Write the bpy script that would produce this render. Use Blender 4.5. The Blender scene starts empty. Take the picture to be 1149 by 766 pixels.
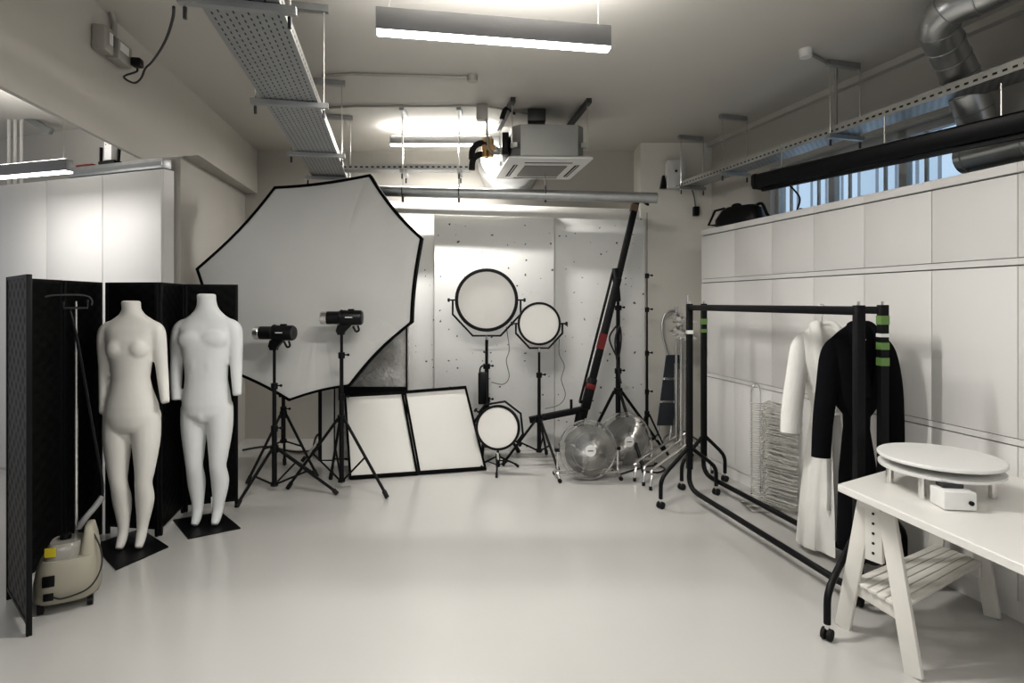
import bpy, bmesh, math, random
from mathutils import Vector, Matrix
random.seed(7)
PI = math.pi
C = bpy.context.scene.collection
FP, CX, HOR, EYE = 640.0, 574.5, 338.0, 1.6
CEIL, YB = 3.35, 6.65

def P(px, py, Y):
    """world point seen at a photo pixel when it stands Y metres away"""
    return Vector(((px-CX)*Y/FP, Y, EYE-(py-HOR)*Y/FP))
def G(px, py):
    Y = EYE*FP/(py-HOR)
    return Vector(((px-CX)*Y/FP, Y, 0))
def V(*a): return Vector(a)

# ------------------------------------------------------------------ mesh builder
class MB:
    def __init__(s): s.v = []; s.f = []
    def add(s, vs, fs):
        b = len(s.v); s.v += [Vector(p) for p in vs]; s.f += [tuple(i+b for i in q) for q in fs]; return s
    def box(s, c, size, rz=0, M=None, bev=0.0, seg=2):
        bm = bmesh.new(); bmesh.ops.create_cube(bm, size=1.0)
        for q in bm.verts: q.co = Vector((q.co.x*size[0], q.co.y*size[1], q.co.z*size[2]))
        if bev: bmesh.ops.bevel(bm, geom=bm.edges[:], offset=min(bev, min(size)*.45), segments=seg, profile=.5, affect='EDGES')
        T = Matrix.Translation(Vector(c)) @ (M if M is not None else Matrix.Rotation(rz, 4, 'Z'))
        bm.verts.index_update()
        s.add([T @ q.co for q in bm.verts], [[q.index for q in f.verts] for f in bm.faces]); bm.free(); return s
    def box2(s, a, b, bev=0.0):
        a = Vector(a); b = Vector(b)
        return s.box((a+b)/2, [abs(q) for q in (b-a)], bev=bev)
    def bar(s, p0, p1, w, t, up=(0,0,1), bev=0.0):
        p0 = Vector(p0); p1 = Vector(p1); x = (p1-p0); L = x.length; x.normalize()
        y = Vector(up).cross(x)
        if y.length < 1e-4: y = Vector((0,1,0)).cross(x)
        y.normalize(); z = x.cross(y)
        M = Matrix((x, y, z)).transposed().to_4x4()
        return s.box((p0+p1)/2, (L, w, t), M=M, bev=bev)
    def loft(s, rings, cap=True, closed=False):
        n = len(rings[0]); vs = [p for r in rings for p in r]; fs = []
        m = len(rings)
        for i in range(m if closed else m-1):
            a = i*n; b = ((i+1) % m)*n
            for j in range(n):
                k = (j+1) % n
                fs.append((a+j, a+k, b+k, b+j))
        if cap and not closed:
            fs.append(tuple(range(n-1, -1, -1))); fs.append(tuple(range((m-1)*n, m*n)))
        return s.add(vs, fs)
    def tube(s, pts, r, n=8, closed=False, flat=None, cap=True, up=None):
        pts = [Vector(p) for p in pts]; m = len(pts)
        rr = r if isinstance(r, (list, tuple)) else [r]*m
        rings = []; prev = None
        for i, p in enumerate(pts):
            if closed: t = pts[(i+1) % m]-pts[i-1]
            else: t = pts[min(i+1, m-1)]-pts[max(i-1, 0)]
            t.normalize()
            if prev is None:
                a = Vector(up) if up else (Vector((0,0,1)) if abs(t.z) < .9 else Vector((1,0,0)))
                x = (a - t*a.dot(t)).normalized()
            else:
                x = prev - t*prev.dot(t)
                x.normalize()
            prev = x; y = t.cross(x)
            k = flat if flat else 1.0
            rings.append([p + x*math.cos(2*PI*j/n)*rr[i] + y*math.sin(2*PI*j/n)*rr[i]*k for j in range(n)])
        return s.loft(rings, cap=cap, closed=closed)
    def cyl(s, p0, p1, r0, r1=None, n=20): return s.tube([p0, p1], [r0, r0 if r1 is None else r1], n)
    def torus(s, c, R, r, axis=(0,0,1), n=32, m=8):
        q = Vector(axis).to_track_quat('Z', 'Y').to_matrix()
        return s.tube([Vector(c)+q @ Vector((R*math.cos(2*PI*i/n), R*math.sin(2*PI*i/n), 0)) for i in range(n)], r, m, closed=True, up=Vector(axis))
    def lathe(s, prof, o=(0,0,0), axis=(0,0,1), n=32, cap=True):
        q = Vector(axis).to_track_quat('Z', 'Y').to_matrix(); o = Vector(o)
        return s.loft([[o+q @ Vector((r*math.cos(2*PI*i/n), r*math.sin(2*PI*i/n), z)) for i in range(n)] for r, z in prof], cap)
    def ell(s, c, rad, M=None, nu=16, nv=10):
        c = Vector(c); rad = Vector(rad)
        rings = []
        for i in range(1, nv):
            a = PI*i/nv
            ring = [Vector((math.sin(a)*math.cos(2*PI*j/nu)*rad.x, math.sin(a)*math.sin(2*PI*j/nu)*rad.y, -math.cos(a)*rad.z)) for j in range(nu)]
            rings.append([c + (M @ p if M else p) for p in ring])
        return s.loft(rings)
    def prism(s, poly, d):
        poly = [Vector(p) for p in poly]; d = Vector(d)
        return s.loft([poly, [p+d for p in poly]])
    def xf(s, T):
        s.v = [T @ p for p in s.v]; return s
    def build(s, name, mat, parent=None, world=False, angle=38, loc=None, rz=0.0):
        me = bpy.data.meshes.new(name)
        vs = s.v
        if world and parent is not None:
            r = parent
            T = Matrix.Identity(4)
            chain = []
            while r is not None: chain.append(r); r = r.parent
            for r in reversed(chain): T = T @ r.matrix_basis
            Ti = T.inverted(); vs = [Ti @ p for p in vs]
        me.from_pydata([tuple(p) for p in vs], [], s.f)
        bm = bmesh.new(); bm.from_mesh(me); bmesh.ops.recalc_face_normals(bm, faces=bm.faces[:]); bm.to_mesh(me); bm.free()
        for p in me.polygons: p.use_smooth = True
        me.set_sharp_from_angle(angle=math.radians(angle))
        me.materials.append(mat)
        o = bpy.data.objects.new(name, me); C.objects.link(o)
        if parent is not None: o.parent = parent
        if loc is not None: o.location = loc
        if rz: o.rotation_euler.z = rz
        return o

def smooth(pts, n=6, closed=False):
    pts = [Vector(p) for p in pts]; m = len(pts); out = []
    for i in range(m if closed else m-1):
        g = lambda k: pts[k % m] if closed else pts[max(0, min(m-1, k))]
        a, b, c, d = g(i-1), g(i), g(i+1), g(i+2)
        for j in range(n):
            t = j/n
            out.append(.5*((2*b)+(c-a)*t+(2*a-5*b+4*c-d)*t*t+(3*b-3*c+d-a)*t**3))
    if not closed: out.append(pts[-1])
    return out

def tag(o, label=None, cat=None, group=None, kind=None):
    if label: o['label'] = label
    if cat: o['category'] = cat
    if group: o['group'] = group
    if kind: o['kind'] = kind
    return o
def thing(name, label, cat, loc=(0,0,0), rz=0.0, group=None):
    o = bpy.data.objects.new(name, None); o.empty_display_size = .05; C.objects.link(o)
    o.location = loc; o.rotation_euler.z = rz
    return tag(o, label, cat, group)
def struct(o): return tag(o, kind='structure')
def dup(root, loc, rz, label, group=None):
    r = root.copy(); C.objects.link(r); r.location = loc; r.rotation_euler = (0, 0, rz); r['label'] = label
    if group: r['group'] = group
    for ch in list(root.children):
        c = ch.copy(); C.objects.link(c); c.parent = r
        for g in ch.children:
            d = g.copy(); C.objects.link(d); d.parent = c
    return r

# ------------------------------------------------------------------ materials
def mat(name, col, rough=.5, metal=0.0, var=.06, scale=6.0, bump=0.0, bscale=60.0, emit=0.0, spec=.5, coat=0.0, trans=0.0):
    m = bpy.data.materials.new(name); m.use_nodes = True
    nt = m.node_tree; N = nt.nodes; L = nt.links; b = N['Principled BSDF']
    b.inputs['Roughness'].default_value = rough; b.inputs['Metallic'].default_value = metal
    b.inputs['Specular IOR Level'].default_value = spec
    b.inputs['Coat Weight'].default_value = coat
    b.inputs['Transmission Weight'].default_value = trans
    tc = N.new('ShaderNodeTexCoord'); nz = N.new('ShaderNodeTexNoise'); nz.inputs['Scale'].default_value = scale; nz.inputs['Detail'].default_value = 4
    L.new(tc.outputs['Object'], nz.inputs['Vector'])
    mx = N.new('ShaderNodeMix'); mx.data_type = 'RGBA'
    mx.inputs['A'].default_value = (*[c*(1-var) for c in col], 1); mx.inputs['B'].default_value = (*[min(1, c*(1+var)) for c in col], 1)
    L.new(nz.outputs['Fac'], mx.inputs['Factor']); L.new(mx.outputs['Result'], b.inputs['Base Color'])
    if bump:
        n2 = N.new('ShaderNodeTexNoise'); n2.inputs['Scale'].default_value = bscale; n2.inputs['Detail'].default_value = 5
        L.new(tc.outputs['Object'], n2.inputs['Vector'])
        bp = N.new('ShaderNodeBump'); bp.inputs['Strength'].default_value = bump; bp.inputs['Distance'].default_value = .01
        L.new(n2.outputs['Fac'], bp.inputs['Height']); L.new(bp.outputs['Normal'], b.inputs['Normal'])
    if emit:
        b.inputs['Emission Color'].default_value = (*col, 1); b.inputs['Emission Strength'].default_value = emit
    m['bsdf'] = 1
    return m
def nodes(m): return m.node_tree.nodes, m.node_tree.links, m.node_tree.nodes['Principled BSDF']
def mathn(N, L, op, a, b=None, c=None):
    n = N.new('ShaderNodeMath'); n.operation = op
    for i, q in enumerate((a, b, c)):
        if q is None: continue
        if isinstance(q, (int, float)): n.inputs[i].default_value = q
        else: L.new(q, n.inputs[i])
    return n.outputs[0]

M = {}
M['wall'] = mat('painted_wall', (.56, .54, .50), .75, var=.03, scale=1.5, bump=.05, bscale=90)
M['pier'] = mat('brightened_pier', (.82, .80, .74), .75, var=.03, scale=1.5, bump=.05, bscale=90)  # wall paint made lighter to make up for light missing there
M['ceil'] = mat('painted_ceiling', (.59, .57, .53), .8, var=.03, scale=1.2, bump=.04, bscale=90)
M['cabinet'] = mat('cabinet_lacquer', (.82, .81, .79), .5, var=.012, scale=2)
M['carcass'] = mat('cabinet_carcass', (.26, .255, .24), .7)
M['whiteplastic'] = mat('white_plastic', (.80, .80, .78), .4, var=.02)
M['table'] = mat('white_tabletop', (.79, .775, .74), .35, var=.02)
M['whitewood'] = mat('white_painted_wood', (.76, .74, .69), .45, var=.04, scale=14)
M['black'] = mat('black_powder_coat', (.007, .007, .008), .45, var=.25, scale=30, spec=.28)
M['blackplastic'] = mat('black_plastic', (.007, .007, .008), .38, var=.25, scale=20, spec=.3)
M['blackcloth'] = mat('black_fabric', (.005, .005, .0055), .85, var=.2, scale=20, spec=.12)
M['rubber'] = mat('black_rubber', (.01, .01, .01), .75)
M['darkgrey'] = mat('dark_grey_metal', (.06, .06, .062), .4, .4)
M['chrome'] = mat('chrome', (.80, .79, .77), .22, 1.0, var=.05)
M['zinc'] = mat('galvanised_steel', (.46, .47, .47), .42, .85, var=.18, scale=14)
M['duct'] = mat('spiral_duct_steel', (.56, .57, .57), .3, .9, var=.2, scale=5)
M['conduit'] = mat('grey_conduit', (.40, .39, .36), .5, .3)
M['alu'] = mat('aluminium_housing', (.30, .30, .31), .45, .3)
M['mannequin'] = mat('mannequin_white', (.78, .765, .72), .55, var=.02, scale=8, bump=.03, bscale=150)
M['mannequin2'] = mat('mannequin_cool_white', (.745, .76, .755), .55, var=.02, scale=8, bump=.03, bscale=150)
M['diffuser'] = mat('diffusion_cloth', (.60, .60, .58), .85, var=.05, scale=2.5, bump=.12, bscale=9)
M['panelcloth'] = mat('panel_cloth', (.74, .73, .69), .85, var=.02, scale=3)
M['led'] = mat('led_diffuser', (.90, .88, .84), .6, var=.01)
M['beige'] = mat('beige_plastic', (.36, .34, .275), .45, var=.03)
M['tank'] = mat('smoky_tank', (.30, .29, .26), .2, var=.1)
M['hose'] = mat('grey_hose', (.22, .22, .22), .55)
M['yellow'] = mat('yellow_label', (.72, .60, .05), .5)
M['red'] = mat('red_label', (.17, .014, .012), .5)
M['green'] = mat('green_tape', (.16, .28, .09), .5)
M['robe_white'] = mat('white_towelling', (.85, .84, .80), .95, var=.03, scale=12, bump=.35, bscale=220)
M['robe_black'] = mat('black_towelling', (.008, .008, .010), 1.0, var=.2, scale=12, bump=.3, bscale=220, spec=.15)
M['copper'] = mat('copper_brass', (.55, .36, .18), .4, .7)
M['ac'] = mat('ac_casing', (.36, .37, .36), .35, .7, var=.06)
M['grille'] = mat('grey_grille', (.22, .215, .20), .6)
M['gap'] = mat('dark_gap', (.02, .02, .02), .8)
M['wood'] = mat('brown_board', (.22, .15, .10), .7, var=.2)
M['navy'] = mat('dark_tread', (.02, .026, .034), .5)
M['foil'] = mat('clear_plastic_wrap', (.60, .59, .56), .14, .25, var=.5, scale=9, bump=.9, bscale=22)
M['wire'] = mat('white_coated_wire', (.62, .61, .57), .4, .2)
M['cord'] = mat('dark_cord', (.03, .03, .03), .6)
M['cordgrey'] = mat('grey_cord', (.16, .16, .155), .6)
M['pipewhite'] = mat('white_pipe', (.78, .77, .73), .45)
M['lampglow'] = mat('lamp_diffuser', (1, .98, .95), .5, emit=9.0)
M['framewhite'] = mat('window_frame_paint', (.52, .53, .52), .5)

# floor: glossy epoxy
def floor_mat():
    m = mat('epoxy_floor', (.515, .508, .49), .2, var=.03, scale=.9, coat=0.0)
    N, L, b = nodes(m)
    tc = N.new('ShaderNodeTexCoord'); nz = N.new('ShaderNodeTexNoise'); nz.inputs['Scale'].default_value = 2.2; nz.inputs['Detail'].default_value = 6
    L.new(tc.outputs['Object'], nz.inputs['Vector'])
    mr = N.new('ShaderNodeMapRange'); mr.inputs['To Min'].default_value = .12; mr.inputs['To Max'].default_value = .26
    L.new(nz.outputs['Fac'], mr.inputs['Value']); L.new(mr.outputs['Result'], b.inputs['Roughness'])
    n2 = N.new('ShaderNodeTexNoise'); n2.inputs['Scale'].default_value = 3.0
    L.new(tc.outputs['Object'], n2.inputs['Vector'])
    bp = N.new('ShaderNodeBump'); bp.inputs['Strength'].default_value = .06; bp.inputs['Distance'].default_value = .02
    L.new(n2.outputs['Fac'], bp.inputs['Height']); L.new(bp.outputs['Normal'], b.inputs['Normal'])
    return m
M['floor'] = floor_mat()

def concrete_mat():
    m = mat('white_painted_concrete', (.83, .83, .81), .75, var=.08, scale=1.6, bump=.15, bscale=25)
    N, L, b = nodes(m)
    base = b.inputs['Base Color'].links[0].from_socket
    tc = N.new('ShaderNodeTexCoord')
    w = N.new('ShaderNodeTexNoise'); w.inputs['Scale'].default_value = 20
    L.new(tc.outputs['Object'], w.inputs['Vector'])
    vo = N.new('ShaderNodeTexVoronoi'); vo.inputs['Scale'].default_value = 11.0
    add = N.new('ShaderNodeVectorMath'); add.operation = 'MULTIPLY_ADD'
    L.new(w.outputs['Color'], add.inputs[0]); add.inputs[1].default_value = (.05, .05, .05); L.new(tc.outputs['Object'], add.inputs[2])
    s3 = N.new('ShaderNodeSeparateXYZ'); L.new(add.outputs[0], s3.inputs[0]); c3 = N.new('ShaderNodeCombineXYZ')
    L.new(s3.outputs[0], c3.inputs[0]); L.new(s3.outputs[2], c3.inputs[1]); L.new(c3.outputs[0], vo.inputs['Vector']); vo.voronoi_dimensions = '2D'
    sep = N.new('ShaderNodeSeparateColor'); L.new(vo.outputs['Color'], sep.inputs[0])
    rad = mathn(N, L, 'MULTIPLY', mathn(N, L, 'POWER', sep.outputs[0], 2.0), .13)
    near = mathn(N, L, 'LESS_THAN', vo.outputs['Distance'], rad)
    some = mathn(N, L, 'GREATER_THAN', sep.outputs[1], .55)
    fac = mathn(N, L, 'MULTIPLY', near, some)
    mx = N.new('ShaderNodeMix'); mx.data_type = 'RGBA'
    L.new(fac, mx.inputs['Factor']); L.new(base, mx.inputs['A']); mx.inputs['B'].default_value = (.13, .125, .115, 1)
    L.new(mx.outputs['Result'], b.inputs['Base Color'])
    return m
M['concrete'] = concrete_mat()

def perforated(name, ax, ay, px, py, wx, wy, col=(.46, .47, .47), stag=False):
    """steel with slots whose shaded inside is painted dark; ax, ay pick the object axes across and along"""
    m = mat(name, col, .42, .8, var=.15, scale=14)
    N, L, b = nodes(m)
    tc = N.new('ShaderNodeTexCoord'); sp = N.new('ShaderNodeSeparateXYZ'); L.new(tc.outputs['Object'], sp.inputs[0])
    u = mathn(N, L, 'FRACT', mathn(N, L, 'DIVIDE', sp.outputs[ax], px))
    row = mathn(N, L, 'FLOOR', mathn(N, L, 'DIVIDE', sp.outputs[ax], px))
    yy = mathn(N, L, 'DIVIDE', sp.outputs[ay], py)
    if stag: yy = mathn(N, L, 'MULTIPLY_ADD', row, .5, yy)
    v = mathn(N, L, 'FRACT', yy)
    a = mathn(N, L, 'LESS_THAN', mathn(N, L, 'ABSOLUTE', mathn(N, L, 'SUBTRACT', u, .5)), wx/2)
    c = mathn(N, L, 'LESS_THAN', mathn(N, L, 'ABSOLUTE', mathn(N, L, 'SUBTRACT', v, .5)), wy/2)
    f = mathn(N, L, 'MULTIPLY', a, c)
    base = b.inputs['Base Color'].links[0].from_socket
    mx = N.new('ShaderNodeMix'); mx.data_type = 'RGBA'
    L.new(f, mx.inputs['Factor']); L.new(base, mx.inputs['A']); mx.inputs['B'].default_value = (.008, .008, .008, 1)
    L.new(mx.outputs['Result'], b.inputs['Base Color'])
    L.new(mathn(N, L, 'MULTIPLY', mathn(N, L, 'SUBTRACT', 1.0, f), .75), b.inputs['Metallic'])
    return m
M['tray'] = perforated('perforated_tray_steel', 0, 1, .029, .048, .22, .5, col=(.43, .44, .445), stag=True)
M['strut'] = perforated('slotted_side_rail', 2, 0, .05, .05, .26, .5, col=(.55, .55, .53))

def weave_mat(name, hi, lo, bmp):
    m = mat(name, (.012, .012, .013), .5, var=.1, spec=.2)
    N, L, b = nodes(m)
    tc = N.new('ShaderNodeTexCoord'); sp = N.new('ShaderNodeSeparateXYZ'); L.new(tc.outputs['Object'], sp.inputs[0])
    sx = mathn(N, L, 'SINE', mathn(N, L, 'MULTIPLY', sp.outputs[0], 2*PI/.11))
    sz = mathn(N, L, 'SINE', mathn(N, L, 'MULTIPLY', sp.outputs[2], 2*PI/.085))
    pr = mathn(N, L, 'MULTIPLY', sx, sz)
    mr = N.new('ShaderNodeMapRange'); mr.inputs['From Min'].default_value = -.2; mr.inputs['From Max'].default_value = .6
    L.new(pr, mr.inputs['Value'])
    mx = N.new('ShaderNodeMix'); mx.data_type = 'RGBA'; mx.inputs['A'].default_value = (*hi, 1); mx.inputs['B'].default_value = (*lo, 1)
    L.new(mr.outputs['Result'], mx.inputs['Factor']); L.new(mx.outputs['Result'], b.inputs['Base Color'])
    bp = N.new('ShaderNodeBump'); bp.inputs['Strength'].default_value = bmp; bp.inputs['Distance'].default_value = .006
    L.new(pr, bp.inputs['Height']); L.new(bp.outputs['Normal'], b.inputs['Normal'])
    return m
M['weave'] = weave_mat('woven_black_panel', (.006, .0062, .0066), (.003, .003, .003), .25)
M['weave_lit'] = weave_mat('woven_black_panel_lit', (.060, .057, .050), (.006, .006, .006), .5)  # lit copy of the black weave, grazing light put into its colour

def glass_mat():
    m = mat('window_glass', (.75, .82, .88), .05, var=.02)
    N, L, b = nodes(m)
    tr = N.new('ShaderNodeBsdfTransparent'); tr.inputs[0].default_value = (.85, .92, .97, 1)
    mx = N.new('ShaderNodeMixShader'); mx.inputs[0].default_value = .12
    L.new(tr.outputs[0], mx.inputs[1]); L.new(b.outputs[0], mx.inputs[2]); L.new(mx.outputs[0], N['Material Output'].inputs['Surface'])
    return m
M['glass'] = glass_mat()
def street_mat():
    m = mat('glowing_building_opposite', (.45, .52, .60), .8)
    N, L, b = nodes(m)
    tc = N.new('ShaderNodeTexCoord'); br = N.new('ShaderNodeTexBrick'); br.inputs['Scale'].default_value = 1.0
    br.inputs['Color1'].default_value = (.74, .82, .92, 1); br.inputs['Color2'].default_value = (.55, .63, .72, 1); br.inputs['Mortar'].default_value = (.24, .26, .30, 1)
    br.inputs['Brick Width'].default_value = .22; br.inputs['Row Height'].default_value = 1.4; br.inputs['Mortar Size'].default_value = .02; br.offset = .3
    sp = N.new('ShaderNodeMapping'); sp.inputs['Rotation'].default_value = (PI/2, 0, 0)
    L.new(tc.outputs['Object'], sp.inputs['Vector']); L.new(sp.outputs[0], br.inputs['Vector']); L.new(br.outputs['Color'], b.inputs['Base Color'])
    L.new(br.outputs['Color'], b.inputs['Emission Color']); b.inputs['Emission Strength'].default_value = .75  # facade glows by itself, daylight on it put in as emission
    return m
M['street'] = street_mat()

# ------------------------------------------------------------------ setting
def face_x(z): return -1.909-.159*z           # room face of the left beam
def cab_x(z): return 3.207-.24*z               # front of the cupboards on the right
def win_x(z): return 3.97-.28*z                # window wall on the right
struct(MB().box2((-6.5, -3, -.1), (4.6, 6.9, 0)).build('floor', M['floor']))
struct(MB().prism([(face_x(-3)-.02, -3, CEIL), (4.9, -3, CEIL), (win_x(-3)+.2, -3, CEIL), (win_x(6.8)+.2, 6.8, CEIL), (face_x(6.8)-.3, 6.8, CEIL)], (0, 0, .1)).build('ceiling', M['ceil']))
struct(MB().prism([(face_x(-3)-.03, -3, CEIL), (-6.5, -3, CEIL), (-6.5, 6.8, CEIL), (face_x(6.8)-.03, 6.8, CEIL)], (0, 0, .08)).build('ceiling_left', M['ceil']))
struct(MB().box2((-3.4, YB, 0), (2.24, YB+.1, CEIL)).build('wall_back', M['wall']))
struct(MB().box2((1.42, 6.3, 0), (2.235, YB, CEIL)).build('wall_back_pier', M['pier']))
# left beam with a haunch, thin in front, over the recessed wall behind
prof = [(-3, 2.577), (3.91, 2.577), (4.89, 2.853), (YB, 2.853), (YB, CEIL), (-3, CEIL)]
bt = .03
struct(MB().loft([[V(face_x(y), y, z) for y, z in prof], [V(face_x(y)-(.03 if y < 4.5 else .19), y, z) for y, z in prof]]).build('trim_1', M['wall']))
w0, w1 = face_x(4.89)-.155, face_x(YB)-.145
struct(MB().prism([(w0, 4.89, 0), (w1, YB, 0), (w1-.16, YB, 0), (w0-.17, 4.89, 0)], (0, 0, 2.9)).build('wall_left', M['wall']))
# wall of the side room behind its cupboards
struct(MB().prism([(-6.5, 6.5, 0), (-2.96, 5.3, 0), (-2.96, 5.4, 0), (-6.5, 6.6, 0)], (0, 0, CEIL)).build('wall_side_room', M['wall']))
# white concrete panels in front of the back wall
for k, (a, b, y, top) in enumerate([(448, 487, 6.25, 2.5), (487, 622, 6.12, 2.545), (622, 724, 6.2, 2.52)]):
    x0, x1 = (a-CX)*y/FP, (b-CX)*y/FP
    struct(MB().box2((x0, y, 0), (x1, YB, top), bev=.012).build('wall_concrete', M['concrete']))
# window wall
wu = V(.2696, -.963, 0); wl0 = V(win_x(6.62), 6.62, 0); wrz = math.atan2(wu.y, wu.x)
def wl(t, h, d=0): return wl0 + wu*t + V(-wu.y, wu.x, 0)*d + V(0, 0, h)
def tz(z): return (6.62-z)/.963
ta, tb = tz(5.42), tz(3.55)
w = MB()
for (t0, t1, h0, h1) in [(0, 7.5, 0, 2.26), (0, 7.5, 2.86, CEIL), (0, ta, 2.26, 2.86), (tb, 7.5, 2.26, 2.86)]:
    w.prism([wl(t0, h0), wl(t1, h0), wl(t1, h0, .18), wl(t0, h0, .18)], (0, 0, h1-h0))
struct(w.build('wall_right', M['wall']))
w = MB().prism([wl(-.05, CEIL-.05, -.06), wl(7.5, CEIL-.05, -.06), wl(7.5, CEIL-.05, .0), wl(-.05, CEIL-.05, .0)], (0, 0, .05))
struct(w.build('trim_2', M['wall']))
wn = thing('window_1', 'wide window with pale frame high behind the cupboards', 'window'); wn['kind'] = 'structure'; del wn['label']; del wn['category']
f = MB(); gl = MB()
nm = 3
for i in range(nm+1):
    t = ta+(tb-ta)*i/nm; f.bar(wl(t, 2.26, .1), wl(t, 2.86, .1), .06, .06, up=wu)
for h in (2.29, 2.83): f.bar(wl(ta, h, .1), wl(tb, h, .1), .06, .06)
for i in range(nm*2):
    t = ta+(tb-ta)*(i+.5)/(nm*2); f.bar(wl(t, 2.29, .1), wl(t, 2.83, .1), .02, .02, up=wu)
f.build('window_frame', M['framewhite'], wn)
gl.prism([wl(ta, 2.29, .1), wl(tb, 2.29, .1), wl(tb, 2.29, .106), wl(ta, 2.29, .106)], (0, 0, .54)).build('window_pane', M['glass'], wn)
ex = MB().box((0, 0, 0), (6, .1, 4)).build('exterior_wall', M['street'], loc=wl(2.2, 2.4, 1.5), rz=wrz)
struct(ex)
MBx = MB().box((0, 0, 0), (.34, .05, 1.2)).build('exterior_wall', M['wood'], loc=wl(tz(3.85), 2.5, .8), rz=wrz)
struct(MBx)

# ------------------------------------------------------------------ cupboards on the right
crz = math.atan2(-1, .24)
zs = [5.607, 5.09, 4.61, 4.17, 3.738, 3.286, 2.846, 2.40]
names = ['tall white wall cupboard at the far end, beside the back corner',
         'tall white wall cupboard, second from the far end, behind the rack posts',
         'tall white wall cupboard behind the stack of wire hangers',
         'tall white wall cupboard with the white robe hanging before it',
         'tall white wall cupboard between the two hanging robes',
         'tall white wall cupboard behind the black robe',
         'tall white wall cupboard right behind the white round turntable']
def cupboard(label, L, rows, depth, loc, rz, cornice, group, gapx=.003):
    t = thing('wall_cupboard', label, 'cupboard', loc, rz, group)
    top = rows[-1][1]+.01
    MB().box2((0.001, .02, 0), (L-.001, depth, top)).build('carcass', M['carcass'] if cornice else M['cabinet'], t)
    for (h0, h1) in rows:
        MB().box2((gapx/2, 0, h0), (L-gapx/2, .019, h1), bev=.0015).build('door', M['cabinet'], t)
    if cornice:
        MB().box2((0, -.004, top), (L, depth, top+cornice), bev=.002).build('cornice', M['cabinet'], t)
        for h in (.895, 1.80): MB().box2((0, .004, h-.016), (L, .03, h+.016)).build('rail', M['cabinet'], t)
        MB().box2((0, .012, 0), (L, .03, .10)).build('plinth', M['cabinet'], t)
    return t
for i in range(7):
    L = (zs[i]-zs[i+1])*1.0284
    cupboard(names[i], L-.001, [(.105, .872), (.915, 1.776), (1.82, 2.235)], .46, (cab_x(zs[i]), zs[i], 0), crz, .05, 'white wall cupboards on the right')
# side room cupboards
lr = V(-2.92, 4.75, 0); lu = V(.944, -.33, 0); lrz = math.atan2(lu.y, lu.x)
for (a, b, lab, d) in [(0, .694, 'plain tall white cupboard door unit by the pillar, above the two mannequins', .12), (.694, 1.42, 'plain tall white cupboard unit rising behind the garment steamer', .3), (1.42, 2.14, 'plain tall white cupboard unit under the side room lamp', .3)]:
    cupboard(lab, b-a-.001, [(.03, 2.70)], d, lr-lu*b, lrz, 0, 'tall cupboards in the side room', gapx=.008)

# ------------------------------------------------------------------ linear lamps
def linear_lamp(label, p0, p1, h, w=.06, hb=.12, ceil=CEIL, power=60, up=25):
    p0 = Vector(p0); p1 = Vector(p1); mid = (p0+p1)/2; d = p1-p0; L = d.length; rz = math.atan2(d.y, d.x)
    t = thing('linear_lamp', label, 'lamp', (mid.x, mid.y, h), rz)
    o = MB().box2((-L/2, -w/2, .012), (L/2, w/2, hb), bev=.004).build('housing', M['alu'], t)
    MB().box2((-L/2+.004, -w/2+.003, 0), (L/2-.004, w/2-.003, .0125)).build('diffuser', M['lampglow'], t)
    MB().box2((-L/2+.02, -w/2+.012, hb), (L/2-.02, w/2-.012, hb+.004)).build('top_diffuser', M['lampglow'], t)
    for sx in (-1, 1):
        MB().cyl((sx*(L/2-.06), 0, hb), (sx*(L/2-.06), 0, ceil-h+.01), .0025, n=6).build('suspension_wire', M['chrome'], t)
    for nm, zz, pw, rot in (('down', -.002, power, 0), ('up', hb+.006, up, PI)):
        ld = bpy.data.lights.new('lamp_light_'+nm, 'AREA'); ld.shape = 'RECTANGLE'; ld.size = L-.02; ld.size_y = w-.01; ld.energy = pw; ld.color = (1, .975, .94)
        lo = bpy.data.objects.new('lamp_light_'+nm, ld); C.objects.link(lo); lo.parent = t; lo.location = (0, 0, zz); lo.rotation_euler = (rot, 0, 0)
    return t
linear_lamp('grey suspended linear lamp with glowing underside, nearest on the main ceiling', P(422, 37, 2.76), P(684, 56, 2.95), 2.895, power=44, up=22)
linear_lamp('glowing linear lamp near the back wall, beside the air conditioner', V(-1.22, 5.72, 0), V(-.2, 5.72, 0), 3.16, hb=.09, power=40, up=14)
linear_lamp('linear lamp in the side room, hung below its ceiling on thin wires', P(-40, 204, 4.62), P(78, 193, 4.3), 2.57, hb=.1, power=8.5, up=8)

# ------------------------------------------------------------------ camera and light
cam = bpy.data.cameras.new('camera'); co = bpy.data.objects.new('camera', cam); C.objects.link(co)
co.location = (0, 0, EYE); co.rotation_euler = (PI/2, 0, 0)
cam.sensor_width = 36; cam.sensor_fit = 'HORIZONTAL'; cam.lens = 36*FP/1149; cam.shift_y = -(383-HOR)/1149; cam.clip_start = .05
bpy.context.scene.camera = co
wd = bpy.data.worlds.new('world'); bpy.context.scene.world = wd; wd.use_nodes = True
wd.node_tree.nodes['Background'].inputs[0].default_value = (.93, .95, 1, 1); wd.node_tree.nodes['Background'].inputs[1].default_value = .33
for (x, y, e) in [(.2, .7, 20), (-.9, -1.3, 32), (1.4, -1.6, 32)]:
    ld = bpy.data.lights.new('room_lamp', 'AREA'); ld.shape = 'RECTANGLE'; ld.size = 1.4; ld.size_y = .12; ld.energy = e; ld.color = (1, .975, .94)
    lo = bpy.data.objects.new('room_lamp', ld); C.objects.link(lo); lo.location = (x, y, 2.9)
sc = bpy.context.scene
sc.view_settings.view_transform = 'Standard'; sc.view_settings.exposure = .10
try: sc.view_settings.look = 'Medium High Contrast'
except TypeError: pass
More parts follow.
